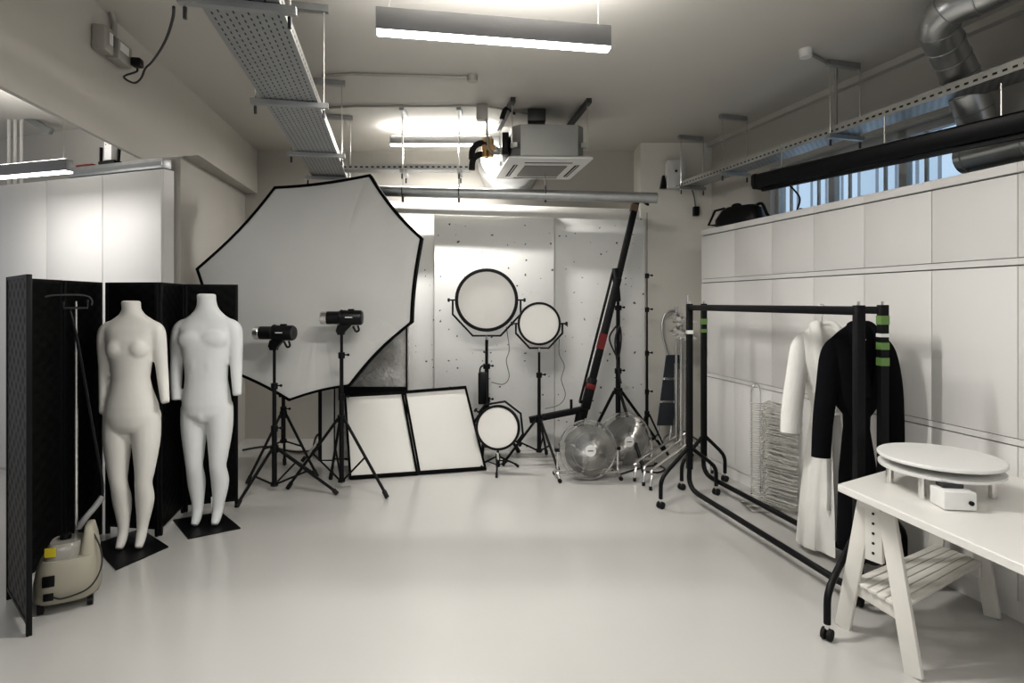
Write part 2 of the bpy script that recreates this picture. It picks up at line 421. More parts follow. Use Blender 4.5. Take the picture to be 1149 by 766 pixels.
sc.cycles.max_bounces = 8; sc.cycles.diffuse_bounces = 5; sc.cycles.transparent_max_bounces = 12; sc.cycles.use_denoising = True
sc.cycles.sample_clamp_indirect = 6; sc.cycles.caustics_reflective = False; sc.cycles.caustics_refractive = False
# ------------------------------------------------------------------ folding screen
SA, SB, SM, SC_, SD, SE, SF = V(-2.72, 3.08, 0), V(-2.30, 2.72, 0), V(-2.77, 3.51, 0), V(-2.835, 3.94, 0), V(-2.40, 3.885, 0), V(-2.50, 4.34, 0), V(-2.125, 4.44, 0)
scr = thing('folding_screen', 'black woven folding screen in a zigzag behind the mannequins', 'folding screen', SA)
def screen_panel(a, b, gap=.008, m='weave'):
    d = b-a; L = d.length-2*gap; u = d.normalized(); a2 = a+u*gap
    rz = math.atan2(u.y, u.x)
    wv = MB().box2((.016, -.006, .06), (L-.016, .006, 1.715)).build('panel', M[m], scr, loc=a2-SA, rz=rz)
    f = MB()
    for x in (0, L-.022): f.box2((x, -.011, .0), (x+.022, .011, 1.73), bev=.002)
    for h in (.05, 1.712): f.box2((.02, -.009, h), (L-.02, .009, h+.018))
    f.build('panel_frame', M['black'], wv)
screen_panel(SB, SA, m='weave_lit')
for a, b in ((SA, SM), (SM, SC_), (SC_+V(.026, 0, 0), SD), (SD, SE), (SE, SF)): screen_panel(a, b)

# ------------------------------------------------------------------ mannequins
def body_mesh(name, parts, m, parent, voxel=.008, it=14):
    mb = MB()
    for p in parts: p(mb)
    o = mb.build(name+'_raw', m, None)
    r = o.modifiers.new('r', 'REMESH'); r.mode = 'VOXEL'; r.voxel_size = voxel; r.use_smooth_shade = True
    s = o.modifiers.new('s', 'SMOOTH'); s.factor = .5; s.iterations = it
    dg = bpy.context.evaluated_depsgraph_get(); dg.update()
    me = bpy.data.meshes.new_from_object(o.evaluated_get(dg)); me.name = name
    bpy.data.objects.remove(o)
    me.materials.clear(); me.materials.append(m)
    for p in me.polygons: p.use_smooth = True
    q = bpy.data.objects.new(name, me); C.objects.link(q); q.parent = parent
    return q
def rings(lst, n=28):
    """(z, cx, cy, rx, ry, e) superellipse sections"""
    out = []
    for z, cx, cy, rx, ry, e in lst:
        r = []
        for j in range(n):
            a = 2*PI*j/n; c, s = math.cos(a), math.sin(a)
            r.append(V(cx+rx*math.copysign(abs(c)**(2/e), c), cy+ry*math.copysign(abs(s)**(2/e), s), z))
        out.append(r)
    return out
def limb(pts, rad, flat=1.0, n=16):
    P3 = smooth(pts, 5)
    R3 = [q.x for q in smooth([V(r, 0, 0) for r in rad], 5)]
    return lambda mb: mb.tube(P3, R3, n, flat=flat)
def mannequin(label, loc, rz, m, fem, plate):
    t = thing('mannequin', label, 'mannequin', loc, rz, 'white headless mannequins')
    if fem:
        torso = [(.76,0,0,.09,.075,2.2),(.80,0,.005,.145,.10,2.3),(.86,0,.01,.163,.112,2.3),(.93,0,.006,.156,.105,2.2),(1.02,0,0,.128,.088,2.2),(1.10,0,-.004,.112,.078,2.1),(1.18,0,0,.120,.086,2.1),(1.27,0,.004,.133,.096,2.2),(1.35,0,.008,.150,.092,2.3),(1.42,0,.012,.168,.078,2.3),(1.455,0,.014,.158,.066,2.2),(1.485,0,.014,.118,.058,2.1),(1.515,0,.012,.076,.053,2),(1.55,0,.004,.054,.052,2),(1.605,0,-.004,.056,.056,2)]
        parts = [lambda mb: mb.loft(rings(torso)),
                 lambda mb: mb.ell((-.064, -.050, 1.295), (.062, .050, .068)), lambda mb: mb.ell((.064, -.050, 1.295), (.062, .050, .068)),
                 lambda mb: mb.ell((-.065, .065, .84), (.085, .075, .09)), lambda mb: mb.ell((.065, .065, .84), (.085, .075, .09)),
                 limb([(-.10,.014,1.44),(-.150,.012,1.415),(-.166,.01,1.35),(-.166,.012,1.20),(-.160,.0,1.09),(-.150,-.03,.88)], [.045,.047,.045,.038,.035,.027]),
                 limb([(.10,.014,1.44),(.148,.012,1.415),(.164,.01,1.35),(.176,.015,1.20),(.190,.005,1.10),(.230,-.05,.945)], [.045,.047,.045,.038,.035,.027]),
                 limb([(-.082,.01,.86),(-.085,.005,.70),(-.078,-.005,.50),(-.07,-.008,.42),(-.064,.018,.30),(-.052,.012,.14),(-.05,-.015,.06),(-.05,-.05,.016)], [.088,.083,.059,.051,.055,.034,.031,.024]),
                 limb([(.082,.01,.86),(.088,.005,.70),(.084,-.005,.50),(.078,-.008,.42),(.074,.018,.30),(.064,.012,.14),(.064,-.015,.06),(.066,-.05,.016)], [.088,.083,.059,.051,.055,.034,.031,.024])]
    else:
        torso = [(.755,0,0,.10,.085,2.2),(.80,0,.004,.150,.108,2.4),(.87,0,.006,.163,.115,2.4),(.95,0,.004,.153,.108,2.4),(1.04,0,0,.140,.098,2.4),(1.12,0,0,.143,.10,2.4),(1.21,0,.004,.156,.106,2.5),(1.29,0,.006,.170,.108,2.6),(1.36,0,.01,.184,.104,2.6),(1.42,0,.014,.196,.088,2.5),(1.465,0,.016,.172,.074,2.3),(1.50,0,.014,.122,.066,2.1),(1.535,0,.012,.086,.062,2.1),(1.57,0,.008,.068,.06,2),(1.61,0,.002,.062,.060,2),(1.655,0,-.004,.064,.062,2)]
        parts = [lambda mb: mb.loft(rings(torso)),
                 lambda mb: mb.ell((-.070, -.064, 1.33), (.100, .042, .075)), lambda mb: mb.ell((.070, -.064, 1.33), (.100, .042, .075)),
                 lambda mb: mb.ell((-.045, -.06, 1.16), (.05, .042, .12)), lambda mb: mb.ell((.045, -.06, 1.16), (.05, .042, .12)),
                 lambda mb: mb.ell((0, -.055, .80), (.05, .055, .06)),
                 lambda mb: mb.ell((-.07, .07, .83), (.085, .07, .09)), lambda mb: mb.ell((.07, .07, .83), (.085, .07, .09)),
                 limb([(-.13,.015,1.43),(-.180,.014,1.405),(-.200,.012,1.33),(-.208,.01,1.19),(-.210,.0,1.08),(-.192,-.035,.90)], [.055,.056,.054,.046,.042,.032]),
                 limb([(.13,.015,1.43),(.180,.014,1.405),(.195,.012,1.33),(.200,.015,1.19),(.206,.005,1.10),(.228,-.035,.93)], [.055,.056,.052,.044,.040,.031]),
                 limb([(-.085,.01,.85),(-.088,.005,.70),(-.082,-.008,.50),(-.078,-.012,.42),(-.078,.02,.30),(-.066,.012,.14),(-.062,-.015,.06),(-.062,-.05,.018)], [.092,.088,.065,.056,.060,.039,.034,.026]),
                 limb([(.085,.01,.85),(.09,.005,.70),(.086,-.008,.50),(.084,-.012,.42),(.086,.02,.30),(.078,.012,.14),(.076,-.015,.06),(.076,-.05,.018)], [.092,.088,.065,.056,.060,.039,.034,.026])]
    body_mesh('body', parts, m, t)
    pl = MB().prism([V(*q)-V(loc[0], loc[1], 0) for q in plate], (0, 0, .008)).xf(Matrix.Rotation(-rz, 4, 'Z'))
    pl.build('base_plate', M['black'], t)
    MB().cyl((.03, .03, .008), (.03, .015, .2), .007, n=8).build('support_rod', M['chrome'], t)
    return t
def flat4(*px): return [tuple(G(*q)) for q in px]
mannequin('white headless female mannequin on a black plate beside the garment steamer', (-2.47, 3.70, .0), .12, M['mannequin'], True, flat4((104, 612), (158, 594), (189, 614), (130, 640)))
mannequin('white headless male mannequin with flat chest on a black plate, nearer the softbox', (-2.185, 4.08, .0), .06, M['mannequin2'], False, flat4((194, 584), (248, 575), (270, 593), (211, 605)))

# ------------------------------------------------------------------ garment steamer
st = thing('garment_steamer', 'beige garment steamer with upright pole and grey hose inside the folding screen', 'steamer', (-2.36, 3.04, 0), .5)
def sect(z, x0, x1, y0, y1, e=3.4, n=28):
    return rings([(z, (x0+x1)/2, (y0+y1)/2, (x1-x0)/2, (y1-y0)/2, e)], n)[0]
st.scale = (.86, .86, .92)
bd = MB().loft([sect(.05, -.15, .14, -.13, .13), sect(.07, -.165, .16, -.15, .15), sect(.16, -.165, .165, -.152, .15), sect(.25, -.15, .155, -.14, .145), sect(.285, -.135, .15, -.125, .14)])
bd.loft([sect(.28, .055, .15, -.1, .14), sect(.36, .068, .14, -.075, .12), sect(.43, .08, .125, -.05, .09), sect(.44, .09, .115, -.03, .06)])
bd.build('body', M['beige'], st, angle=50)
MB().loft([sect(.283, -.12, .07, -.11, .12), sect(.34, -.11, .072, -.1, .11), sect(.365, -.09, .07, -.08, .09)]).build('water_tank', M['tank'], st)
MB().lathe([(.03, 0), (.03, .03), (.02, .034)], (-.02, .02, .362)).build('tank_cap', M['blackplastic'], st)
MB().box((-.075, -.104, .335), (.055, .006, .05), rz=-.25).build('warning_label', M['yellow'], st)
MB().box((-.075, -.146, .19), (.06, .01, .06), rz=-.1, bev=.003).build('control_panel', M['blackplastic'], st)
MB().box((-.075, -.148, .105), (.05, .012, .04), rz=-.1, bev=.003).build('switch', M['blackplastic'], st)
for x, y in ((-.12, -.1), (.12, -.1), (-.12, .1), (.12, .1)):
    w = MB(); w.cyl((x-.014, y, .024), (x+.014, y, .024), .024, n=14); w.box((x, y, .05), (.03, .035, .02)); w.build('caster', M['blackplastic'], st)
MB().tube([(.02, .09, .3), (.02, .09, 1.1), (.02, .09, 1.1), (.02, .09, 1.74)], [.0095, .0095, .007, .007], 10).build('pole', M['chrome'], st)
hg = MB().tube(smooth([(-.13, .06, 1.765), (-.08, .07, 1.775), (.06, .09, 1.775), (.1, .095, 1.75), (.1, .095, 1.715)], 4), .006, 6)
hg.tube([(-.04, .08, 1.74), (-.04, .08, 1.70), (.08, .09, 1.70), (.08, .09, 1.75)], .007, 6)
hg.build('hanger_head', M['darkgrey'], st)
MB().tube(smooth([P(88, 592, 3.04), P(95, 582, 3.05), P(106, 569, 3.1), P(115, 557, 3.14)], 5), .016, 10).build('nozzle', M['hose'], st, world=True)
MB().tube(smooth([P(115, 557, 3.14), P(114, 535, 3.15), P(104, 480, 3.14), P(92, 410, 3.12), P(83, 365, 3.11), P(78, 347, 3.11)], 6), .007, 8).build('hose', M['blackplastic'], st, world=True)
MB().tube(smooth([(.12, -.03, .40), (.17, -.08, .30), (.175, -.12, .2), (.12, -.165, .12), (.0, -.165, .09), (-.05, -.152, .1)], 6), .0045, 6).build('power_cord', M['cord'], st)

# ------------------------------------------------------------------ light stands
def light_stand(label, loc, rz, height, hub, spread, r=.0165, ang=(0, 120, 240), m=None, low=.02, name='light_stand', group='black light stands', sections=(.45, .75), pole_foot=None, cat='stand'):
    m = m or M['black']
    t = thing(name, label, cat, loc, rz, group)
    pf = .12 if pole_foot is None else pole_foot
    p = MB(); zs_ = [pf]+[height*s for s in sections]+[height]
    for i in range(len(zs_)-1): p.cyl((0, 0, zs_[i]), (0, 0, zs_[i+1]), r*(1.25-.25*i), n=12)
    p.build('pole', m, t)
    for s in sections:
        c = MB().cyl((0, 0, height*s-.03), (0, 0, height*s+.02), r*1.7, n=12); c.cyl((r, 0, height*s), (r+.035, 0, height*s), .006, n=8); c.ell((r+.04, 0, height*s), (.012, .008, .012))
        c.build('clamp_collar', M['blackplastic'] if m is M['black'] else m, t)
    MB().cyl((0, 0, hub-.03), (0, 0, hub+.03), r*2.1, n=12).build('leg_hub', M['blackplastic'] if m is M['black'] else m, t)
    MB().cyl((0, 0, pf), (0, 0, pf+.03), r*1.9, n=12).build('lower_hub', M['blackplastic'] if m is M['black'] else m, t)
    for a in ang:
        if isinstance(a, tuple): a, sp = a
        else: sp = spread
        a = math.radians(a); d = V(math.cos(a), math.sin(a), 0)
        l = MB().tube([d*r*1.8+V(0, 0, hub), d*sp+V(0, 0, low)], r*.75, 8).build('leg', m, t)
        MB().tube([d*(sp-.03)+V(0, 0, low+.03*hub/sp), d*(sp+.004)+V(0, 0, .008)], r*1.1, 8).build('rubber_foot', M['rubber'], l)
        k = .52; MB().tube([d*r+V(0, 0, pf+.015), d*sp*k+V(0, 0, hub*(1-k)+low*k)], r*.5, 6).build('brace', m, t)
    return t
def ang_to(c, p): return (math.degrees(math.atan2(p.y-c.y, p.x-c.x)), (V(p.x, p.y, 0)-V(c.x, c.y, 0)).length)
c1 = V(-2.0, 4.80, 0)
light_stand('black light stand under the studio flash nearer the mannequins', c1, 0, 1.19, .36, .45, ang=(ang_to(c1, G(266, 569)), ang_to(c1, G(378, 555)), ang_to(c1, G(352, 534))), pole_foot=.05)
c2 = V(-1.455, 4.87, 0)
light_stand('black light stand under the studio flash nearer the tilted white panels', c2, 0, 1.315, .60, .45, ang=(ang_to(c2, G(323, 549)), ang_to(c2, G(434, 559)), ang_to(c2, G(371, 538))), pole_foot=.06, sections=(.6, .87))

def studio_flash(label, loc, rz):
    t = thing('studio_flash', label, 'studio light', loc, rz, 'black studio flash heads')
    ax = (-1, 0, 0)
    MB().lathe([(.058, -.17), (.064, -.16), (.064, -.04), (.066, -.03), (.066, .01), (.055, .02), (.055, .12), (.05, .125)], (0, 0, .07), ax, 28).build('flash_body', M['blackplastic'], t)
    MB().lathe([(.0, -.178), (.052, -.176), (.06, -.168)], (0, 0, .07), ax, 24).build('control_panel', M['darkgrey'], t)
    MB().lathe([(.052, .12), (.056, .125), (.056, .165), (.046, .175), (.02, .182)], (0, 0, .07), ax, 24).build('glass_dome', M['chrome'], t)
    MB().torus((.0, 0, .07), .066, .006, ax, 28, 8).build('locking_ring', M['blackplastic'], t)
    b = MB().prism([(-.03, -.022, .01), (.09, -.022, .012), (.03, -.022, -.05), (.022, -.022, -.075), (-.03, -.022, -.075), (-.045, -.022, -.04)], (0, .044, 0))
    b.cyl((0, 0, -.075), (0, 0, -.02), .02, n=12); b.build('tilt_bracket', M['blackplastic'], t)
    k = MB().tube(smooth([(.1, -.03, .0), (.125, -.03, -.045), (.15, -.03, -.035), (.14, -.03, .005)], 4), .009, 8); k.build('handle', M['blackplastic'], t)
    MB().box((.07, -.064, .075), (.06, .004, .008)).build('brand_mark', M['whiteplastic'], t)
    MB().box((.08, 0, .138), (.05, .03, .015), bev=.004).build('top_latch', M['blackplastic'], t)
    return t
studio_flash('black studio flash on the stand nearer the mannequins, set lower', c1+V(0, 0, 1.19+.075), -.08)
studio_flash('black studio flash on the stand nearer the tilted white panels, set higher', c2+V(0, 0, 1.315+.075), .10)

# ------------------------------------------------------------------ big octagonal softbox
ocp = [(309, 212), (414, 198.5), (471, 268), (460, 361), (391, 431), (325, 447), (252, 412), (223, 302)]
ocd = [5.04, 5.08, 5.12, 5.14, 5.10, 5.05, 5.02, 5.00]
OV = [P(x, y, d) for (x, y), d in zip(ocp, ocd)]
oc = sum(OV, Vector())/8
sb = thing('octagonal_softbox', 'huge white octagonal softbox with black rim above the flash stands', 'softbox', (oc.x, oc.y, oc.z-1.0))
edge = []
for i in range(8):
    a, b = OV[i], OV[(i+1) % 8]; mid = (a+b)/2
    for k in range(8):
        t = k/8; p = a.lerp(b, t); bow = (.03 if i in (7, 1, 3) else .018)*4*t*(1-t)
        p = p+(oc-p).normalized()*bow
        if i in (4, 5): p.z -= .0
        edge.append(p)
rg = []
for k in range(13):
    s = (1, .965, .93, .87, .8, .7, .6, .5, .4, .3, .2, .1, .03)[k]; r = []
    for j, p in enumerate(edge):
        q = oc.lerp(p, s)
        a = 2*PI*j/len(edge)
        q.y += .02*(1-s*s)+.010*s*s*math.sin(a*11+1)*(1 if s < .98 else 0)+.014*s*math.sin(a*5)*(1-s)+.075*s*s*(1-s)*math.sin(a*19+2*math.sin(a*3))
        if k == 0: q.y += .0
        if 30 < j < 52 and s > .6: q.z -= .05*(s-.6)*(1-abs(j-41)/11)
        r.append(q)
    rg.append(r)
MB().loft(rg).build('diffuser', M['diffuser'], sb, world=True, angle=70)
rim = MB(); n = len(edge)
o0 = [oc.lerp(p, 1.0)+V(0, -.006, 0) for p in edge]; o1 = [oc.lerp(p, 1.026)+V(0, -.004, 0) for p in edge]; o2 = [oc.lerp(p, 1.026)+V(0, .09, 0) for p in edge]; o3 = [oc.lerp(p, 1.0)+V(0, .09, 0) for p in edge]
rim.loft([o0, o1, o2, o3], closed=True); rim.build('rim_band', M['blackcloth'], sb, world=True)
back = V(oc.x, oc.y+.72, oc.z)
sh = MB().loft([[p+V(0, .085, 0) for p in edge], [oc.lerp(p, .88)+V(0, .3, 0) for p in edge], [oc.lerp(p, .55)+V(0, .58, 0) for p in edge], [oc.lerp(p, .12)+V(0, .72, 0) for p in edge]], cap=True)
sh.build('shell', M['blackcloth'], sb, world=True)
for i in range(8):
    MB().tube([OV[i]+V(0, .03, 0), OV[i].lerp(oc, -.012)+V(0, -.004, 0)], .014, 8).build('corner_pocket', M['blackcloth'], sb, world=True)
c3 = V(oc.x+.02, 5.86, 0)
light_stand('silver stand carrying the huge octagonal softbox', c3, 0, 1.66, .45, .42, m=M['chrome'], ang=(205, 325, 80), group='silver stands')
# compact tripod behind the flash stands
c4 = V(*G(318, 533)); c4.z = 0
light_stand('compact black tripod without head standing between the two flash stands', c4, 0, .72, .56, .34, r=.016, ang=(-12, 110, 232), pole_foot=.3, sections=(.85,), name='camera_tripod', group='camera tripods', cat='tripod')
MB_ = MB().box((0, 0, .735), (.07, .06, .03), bev=.008); MB_.build('tripod_plate', M['blackplastic'], bpy.data.objects['camera_tripod'])
tag(MB().tube(smooth([G(352, 502)+V(0, 0, .02), P(356, 488, 5.95), P(368, 487, 5.98), P(372, 497, 6.0), G(373, 508)+V(0, 0, .012)], 5), .012, 8).build('bent_tube', M['darkgrey']), 'dark bent tube lying behind the compact tripod', 'tube')
tag(MB().tube(smooth([G(272, 506)+V(0, 0, .012), G(300, 502)+V(0, 0, .012), G(335, 508)+V(0, 0, .012), G(372, 502)+V(0, 0, .012)], 5), .010, 8).build('floor_cable', M['cord']), 'dark cable lying on the floor under the octagonal softbox', 'cable')

# foam boards standing behind
for k, (a, b, lab) in enumerate([(361, 374, 'narrow white board with black edge, leaning edge-on behind the flash stand'), (376, 388, 'second narrow white board with black edge, half hidden by the flash stand pole')]):
    y = 5.72+.06*k; x0, x1 = (a-CX)*y/FP, (b-CX)*y/FP
    t = thing('foam_board', lab, 'board', (x0, y, 0), 0, 'boards behind the flash stand')
    MB().box2((.0, .004, .01), (x1-x0, .012, .80)).build('board_face', M['panelcloth'], t)
    f = MB(); f.box2((-.035, 0, 0), (.0, .018, .82)); f.box2((0, 0, .80), (x1-x0+.01, .018, .82)); f.box2((-.02, 0, 0), (x1-x0+.01, .018, .012)); f.build('board_edge', M['blackplastic'], t)
# bundle in clear wrap
y = 5.86; x0, x1 = (384-CX)*y/FP, (459-CX)*y/FP
t = thing('wrapped_bundle', 'dark bundle in crinkled clear plastic wrap behind the tilted white panels', 'bundle', ((x0+x1)/2, y, 0))
q = MB(); rr = []
for i in range(15):
    h = .02+1.33*i/14
    rr.append([V(((x1-x0)/2-.004*(1+math.sin(i*2.1)))*math.copysign(abs(math.cos(2*PI*j/24))**.4, math.cos(2*PI*j/24)), .1*math.copysign(abs(math.sin(2*PI*j/24))**.5, math.sin(2*PI*j/24))*(1+.12*math.sin(i*1.7+j*1.3)), h) for j in range(24)])
q.loft(rr).build('plastic_wrap', M['foil'], t, angle=25)
q = MB(); q.box2((x1-.012-(x0+x1)/2, -.115, 0), (x1+.004-(x0+x1)/2, -.10, 1.36)); q.box2((x0-(x0+x1)/2, -.125, .66), (x1-(x0+x1)/2, -.105, .74)); q.build('frame_edge', M['black'], t)

# ------------------------------------------------------------------ tilted rectangular softboxes
def slab_softbox(label, px, d, depth=.2):
    Q = [P(x, y, z) for (x, y), z in zip(px, d)]      # tl tr br bl
    if True:
        Q[2].z = Q[3].z = .012
    base = (Q[2]+Q[3])/2; base.z = 0
    t = thing('flat_softbox', label, 'softbox', base, 0, 'flat rectangular softboxes leaning on the wall side')
    nrm = (Q[1]-Q[0]).cross(Q[3]-Q[0]).normalized()
    if nrm.y < 0: nrm = -nrm
    ctr = sum(Q, Vector())/4
    inn = [ctr.lerp(p, .935) for p in Q]
    f = MB(); m_ = 4
    f.loft([[p-nrm*.012 for p in Q], [p-nrm*.012 for p in inn], [p+nrm*.01 for p in inn], [p+nrm*.03 for p in Q]], closed=True)
    f.build('rim_frame', M['blackcloth'], t, world=True)
    g = MB(); k = 8; grid = []
    for i in range(k+1):
        for j in range(k+1):
            u, v = i/k, j/k
            p = (inn[0].lerp(inn[1], u)).lerp(inn[3].lerp(inn[2], u), v)
            grid.append(p-nrm*.012*16*u*(1-u)*v*(1-v)*.5+nrm*.004)
    g.add(grid, [(i*(k+1)+j, (i+1)*(k+1)+j, (i+1)*(k+1)+j+1, i*(k+1)+j+1) for i in range(k) for j in range(k)])
    g.build('diffuser', M['panelcloth'], t, world=True)
    b = [ctr.lerp(p, .55)+nrm*depth for p in Q]
    for p in b: p.z = max(p.z, .015)
    MB().loft([[p+nrm*.03 for p in Q], b]).build('shell', M['blackcloth'], t, world=True)
slab_softbox('tilted white rectangular softbox with black rim, beside the flash stand', [(386, 442.5), (452, 439), (469.5, 532), (392, 539.5)], [5.52, 5.56, 5.24, 5.10], .16)
slab_softbox('tilted white rectangular softbox with black rim, touching the low round panel light', [(453, 438.5), (523, 433), (546, 527), (470, 533)], [5.56, 5.66, 5.40, 5.25], .16)

# ------------------------------------------------------------------ round LED panels
def round_light(label, ctr, R, yoke_up=False, rz=0, tilt=0.0):
    t = thing('round_panel_light', label, 'studio light', ctr, rz, 'round white panel lights')
    T = Matrix.Rotation(tilt, 4, 'X'); ax = (0, -1, 0)
    MB().lathe([(R*.9, -.05), (R, -.035), (R, .012), (R*.985, .018), (R*.90, .018), (R*.895, .006)], (0, 0, 0), ax, 56).xf(T).build('ring_housing', M['blackplastic'], t)
    MB().lathe([(.001, .010), (R*.6, .0095), (R*.91, .007), (R*.91, -.01)], (0, 0, 0), ax, 48, cap=True).xf(T).build('diffuser', M['led'], t)
    s = -1 if not yoke_up else 1
    k = R*1.075
    y = MB().tube([(-k, .01, 0), (-k, .01, s*R*.45), (-R*.44, .01, s*R*1.13), (R*.44, .01, s*R*1.13), (k, .01, s*R*.45), (k, .01, 0)], .007, 6, flat=1.6, up=(0, 1, 0))
    y.build('yoke', M['black'], t)
    for sx in (-1, 1):
        n_ = MB().cyl((sx*R*.97, .01, 0), (sx*(k+.04), .01, 0), .008, n=8); n_.lathe([(.02, 0), (.02, .018), (.014, .022)], (sx*(k+.03), .01, 0), (sx, 0, 0), 10)
        n_.build('tilt_knob', M['blackplastic'], t)
    if not yoke_up: MB().cyl((0, .01, -R*1.13-.07), (0, .01, -R*1.13), .012, n=10).build('spigot', M['chrome'], t)
    return t
LB = P(546, 336.5, 5.80); LS = P(605, 363, 5.60); LL = P(558.5, 479.5, 5.34)
RB, RS, RL = 35.5*5.8/FP, 24.3*5.6/FP, 25*5.34/FP
a = round_light('largest round white panel light with black ring, top of three', LB, RB)
MB().tube(smooth([(.2, .03, -RB*.85), (.23, .03, -.5), (.2, .03, -.62), (.23, .03, -.78), (.17, .03, -.86), (.05, .03, -.84)], 6), .004, 6).build('power_cord', M['cordgrey'], a)
b = round_light('small round white panel light on the stand beside the black boom', LS, RS)
MB().tube(smooth([(.2, .03, -RS*.7), (.2, .03, -.3), (.25, .03, -.42), (.22, .03, -.55), (.26, .03, -.7), (.2, .03, -.8), (.06, .03, -.84)], 6), .004, 6).build('power_cord', M['cordgrey'], b)
c = round_light('low round white panel light near the floor beside the tilted softboxes', LL, RL, yoke_up=False, tilt=-.12, rz=-.1)
for ch in c.children:
    if ch.name.startswith('yoke') or ch.name.startswith('tilt_knob') : ch.rotation_euler.y = -2.5
    if ch.name.startswith('spigot'): ch.hide_render = False
light_stand('black stand carrying the largest round panel light', V(LB.x, LB.y+.01, 0), 0, LB.z-RB*1.13-.04, .50, .40, ang=(35, 150, 265), sections=(.5, .78), r=.021)
light_stand('black stand carrying the small round panel light', V(LS.x, LS.y+.01, 0), 0, LS.z-RS*1.13-.04, .44, .36, ang=(-62, 75, 190), sections=(.42, .8))
light_stand('short black stand carrying the low round panel light', V(LL.x, LL.y+.05, 0), 0, LL.z-RL*1.08, .13, .22, ang=(-92, 30, 150), sections=(.5,), r=.011, pole_foot=.04)
t = thing('ballast_pack', 'black ballast pack strapped to the stand of the largest round light', 'power pack', (LB.x-.035, LB.y-.075, .56))
MB().box((0, 0, .17), (.09, .07, .32), bev=.012).build('pack_body', M['blackplastic'], t); MB().tube(smooth([(-.03, 0, .33), (-.02, 0, .38), (.03, 0, .40), (.04, 0, .33)], 4), .008, 6).build('pack_handle', M['blackplastic'], t)

# ------------------------------------------------------------------ crane boom
yb = 5.74
t = thing('crane_boom', 'long black camera crane boom slanting up across the concrete wall', 'boom', P(652, 478, yb))
def Bp(x, y): return P(x, y, yb)
bm1 = MB().bar(Bp(654, 468), Bp(693.5, 312), .066, .085, up=(0, 1, 0), bev=.006); bm1.build('lower_tube', M['black'], t, world=True)
MB().bar(Bp(661.7, 436), Bp(663.3, 430), .094, .105, up=(0, 1, 0), bev=.006).build('red_clamp', M['red'], t, world=True)
MB().bar(Bp(656.5, 458), Bp(665, 424), .088, .10, up=(0, 1, 0), bev=.01).build('pivot_block', M['blackplastic'], t, world=True)
MB().bar(Bp(689, 331), Bp(714.5, 224), .058, .07, up=(0, 1, 0), bev=.006).build('upper_tube', M['black'], t, world=True)
MB().bar(Bp(710.3, 237), Bp(712.5, 229), .064, .072, up=(0, 1, 0), bev=.004).build('gold_band', M['wood'], t, world=True)
e = MB().ell(Bp(714.5, 222), (.05, .04, .05)); e.bar(Bp(714, 221), Bp(734, 224), .03, .03); e.bar(Bp(714, 222), Bp(728, 230), .02, .02); e.build('end_joint', M['blackplastic'], t, world=True)
MB().bar(Bp(673.2, 391), Bp(677.6, 374), .069, .088, up=(0, 1, 0)).build('red_label', M['red'], t, world=True)
MB().tube([Bp(651, 449), Bp(688.5, 303)], .012, 8).build('tension_rod', M['black'], t, world=True)
MB().tube([Bp(651, 452)+V(0, .06, 0), Bp(689, 303)+V(0, .06, 0)], .010, 8).build('tension_rod', M['black'], t, world=True)
e_ = MB().bar(Bp(650, 450), Bp(660, 452), .03, .05, up=(0, 1, 0)); e_.build('rod_bracket', M['blackplastic'], t, world=True)
MB().bar(Bp(690, 301), Bp(693, 338), .055, .075, up=(0, 1, 0), bev=.006).build('joint_plate', M['blackplastic'], t, world=True)
cb = MB().bar(Bp(594, 471), Bp(654, 459), .06, .06, up=(0, 1, 0), bev=.005); cb.cyl(Bp(641, 460), Bp(641, 448), .014, n=10); cb.build('counterweight_bar', M['black'], t, world=True)
MB().cyl(Bp(652, 462), Bp(649, 478), .05, n=14).build('counterweight', M['blackplastic'], t, world=True)
c5 = V(1.09, 5.86, 0)
light_stand('black tripod stand supporting the long crane boom', c5, 0, 1.62, .68, .55, r=.021, ang=(ang_to(c5, V(1.62, 6.12, 0)), ang_to(c5, V(.74, 5.95, 0)), 285), sections=(.55, .95), pole_foot=.2)
t = tag(MB().tube(smooth([P(692, 365, 5.82), P(684, 378, 5.80), P(688, 392, 5.80), P(694, 400, 5.80), P(697, 380, 5.80), P(695, 366, 5.8), P(690, 385, 5.79), P(695, 420, 5.79), P(697, 430, 5.8)], 6), .009, 6).build('coiled_cable', M['cord']), 'dark cable looped round the pole of the boom stand', 'cable')
light_stand('tall thin black stand by the back corner, taller than the round lights', V((726-CX)*5.98/FP, 5.98, 0), 0, 2.53, .42, .21, r=.0125, ang=(-20, 100, 220), sections=(.26, .42, .6, .74))

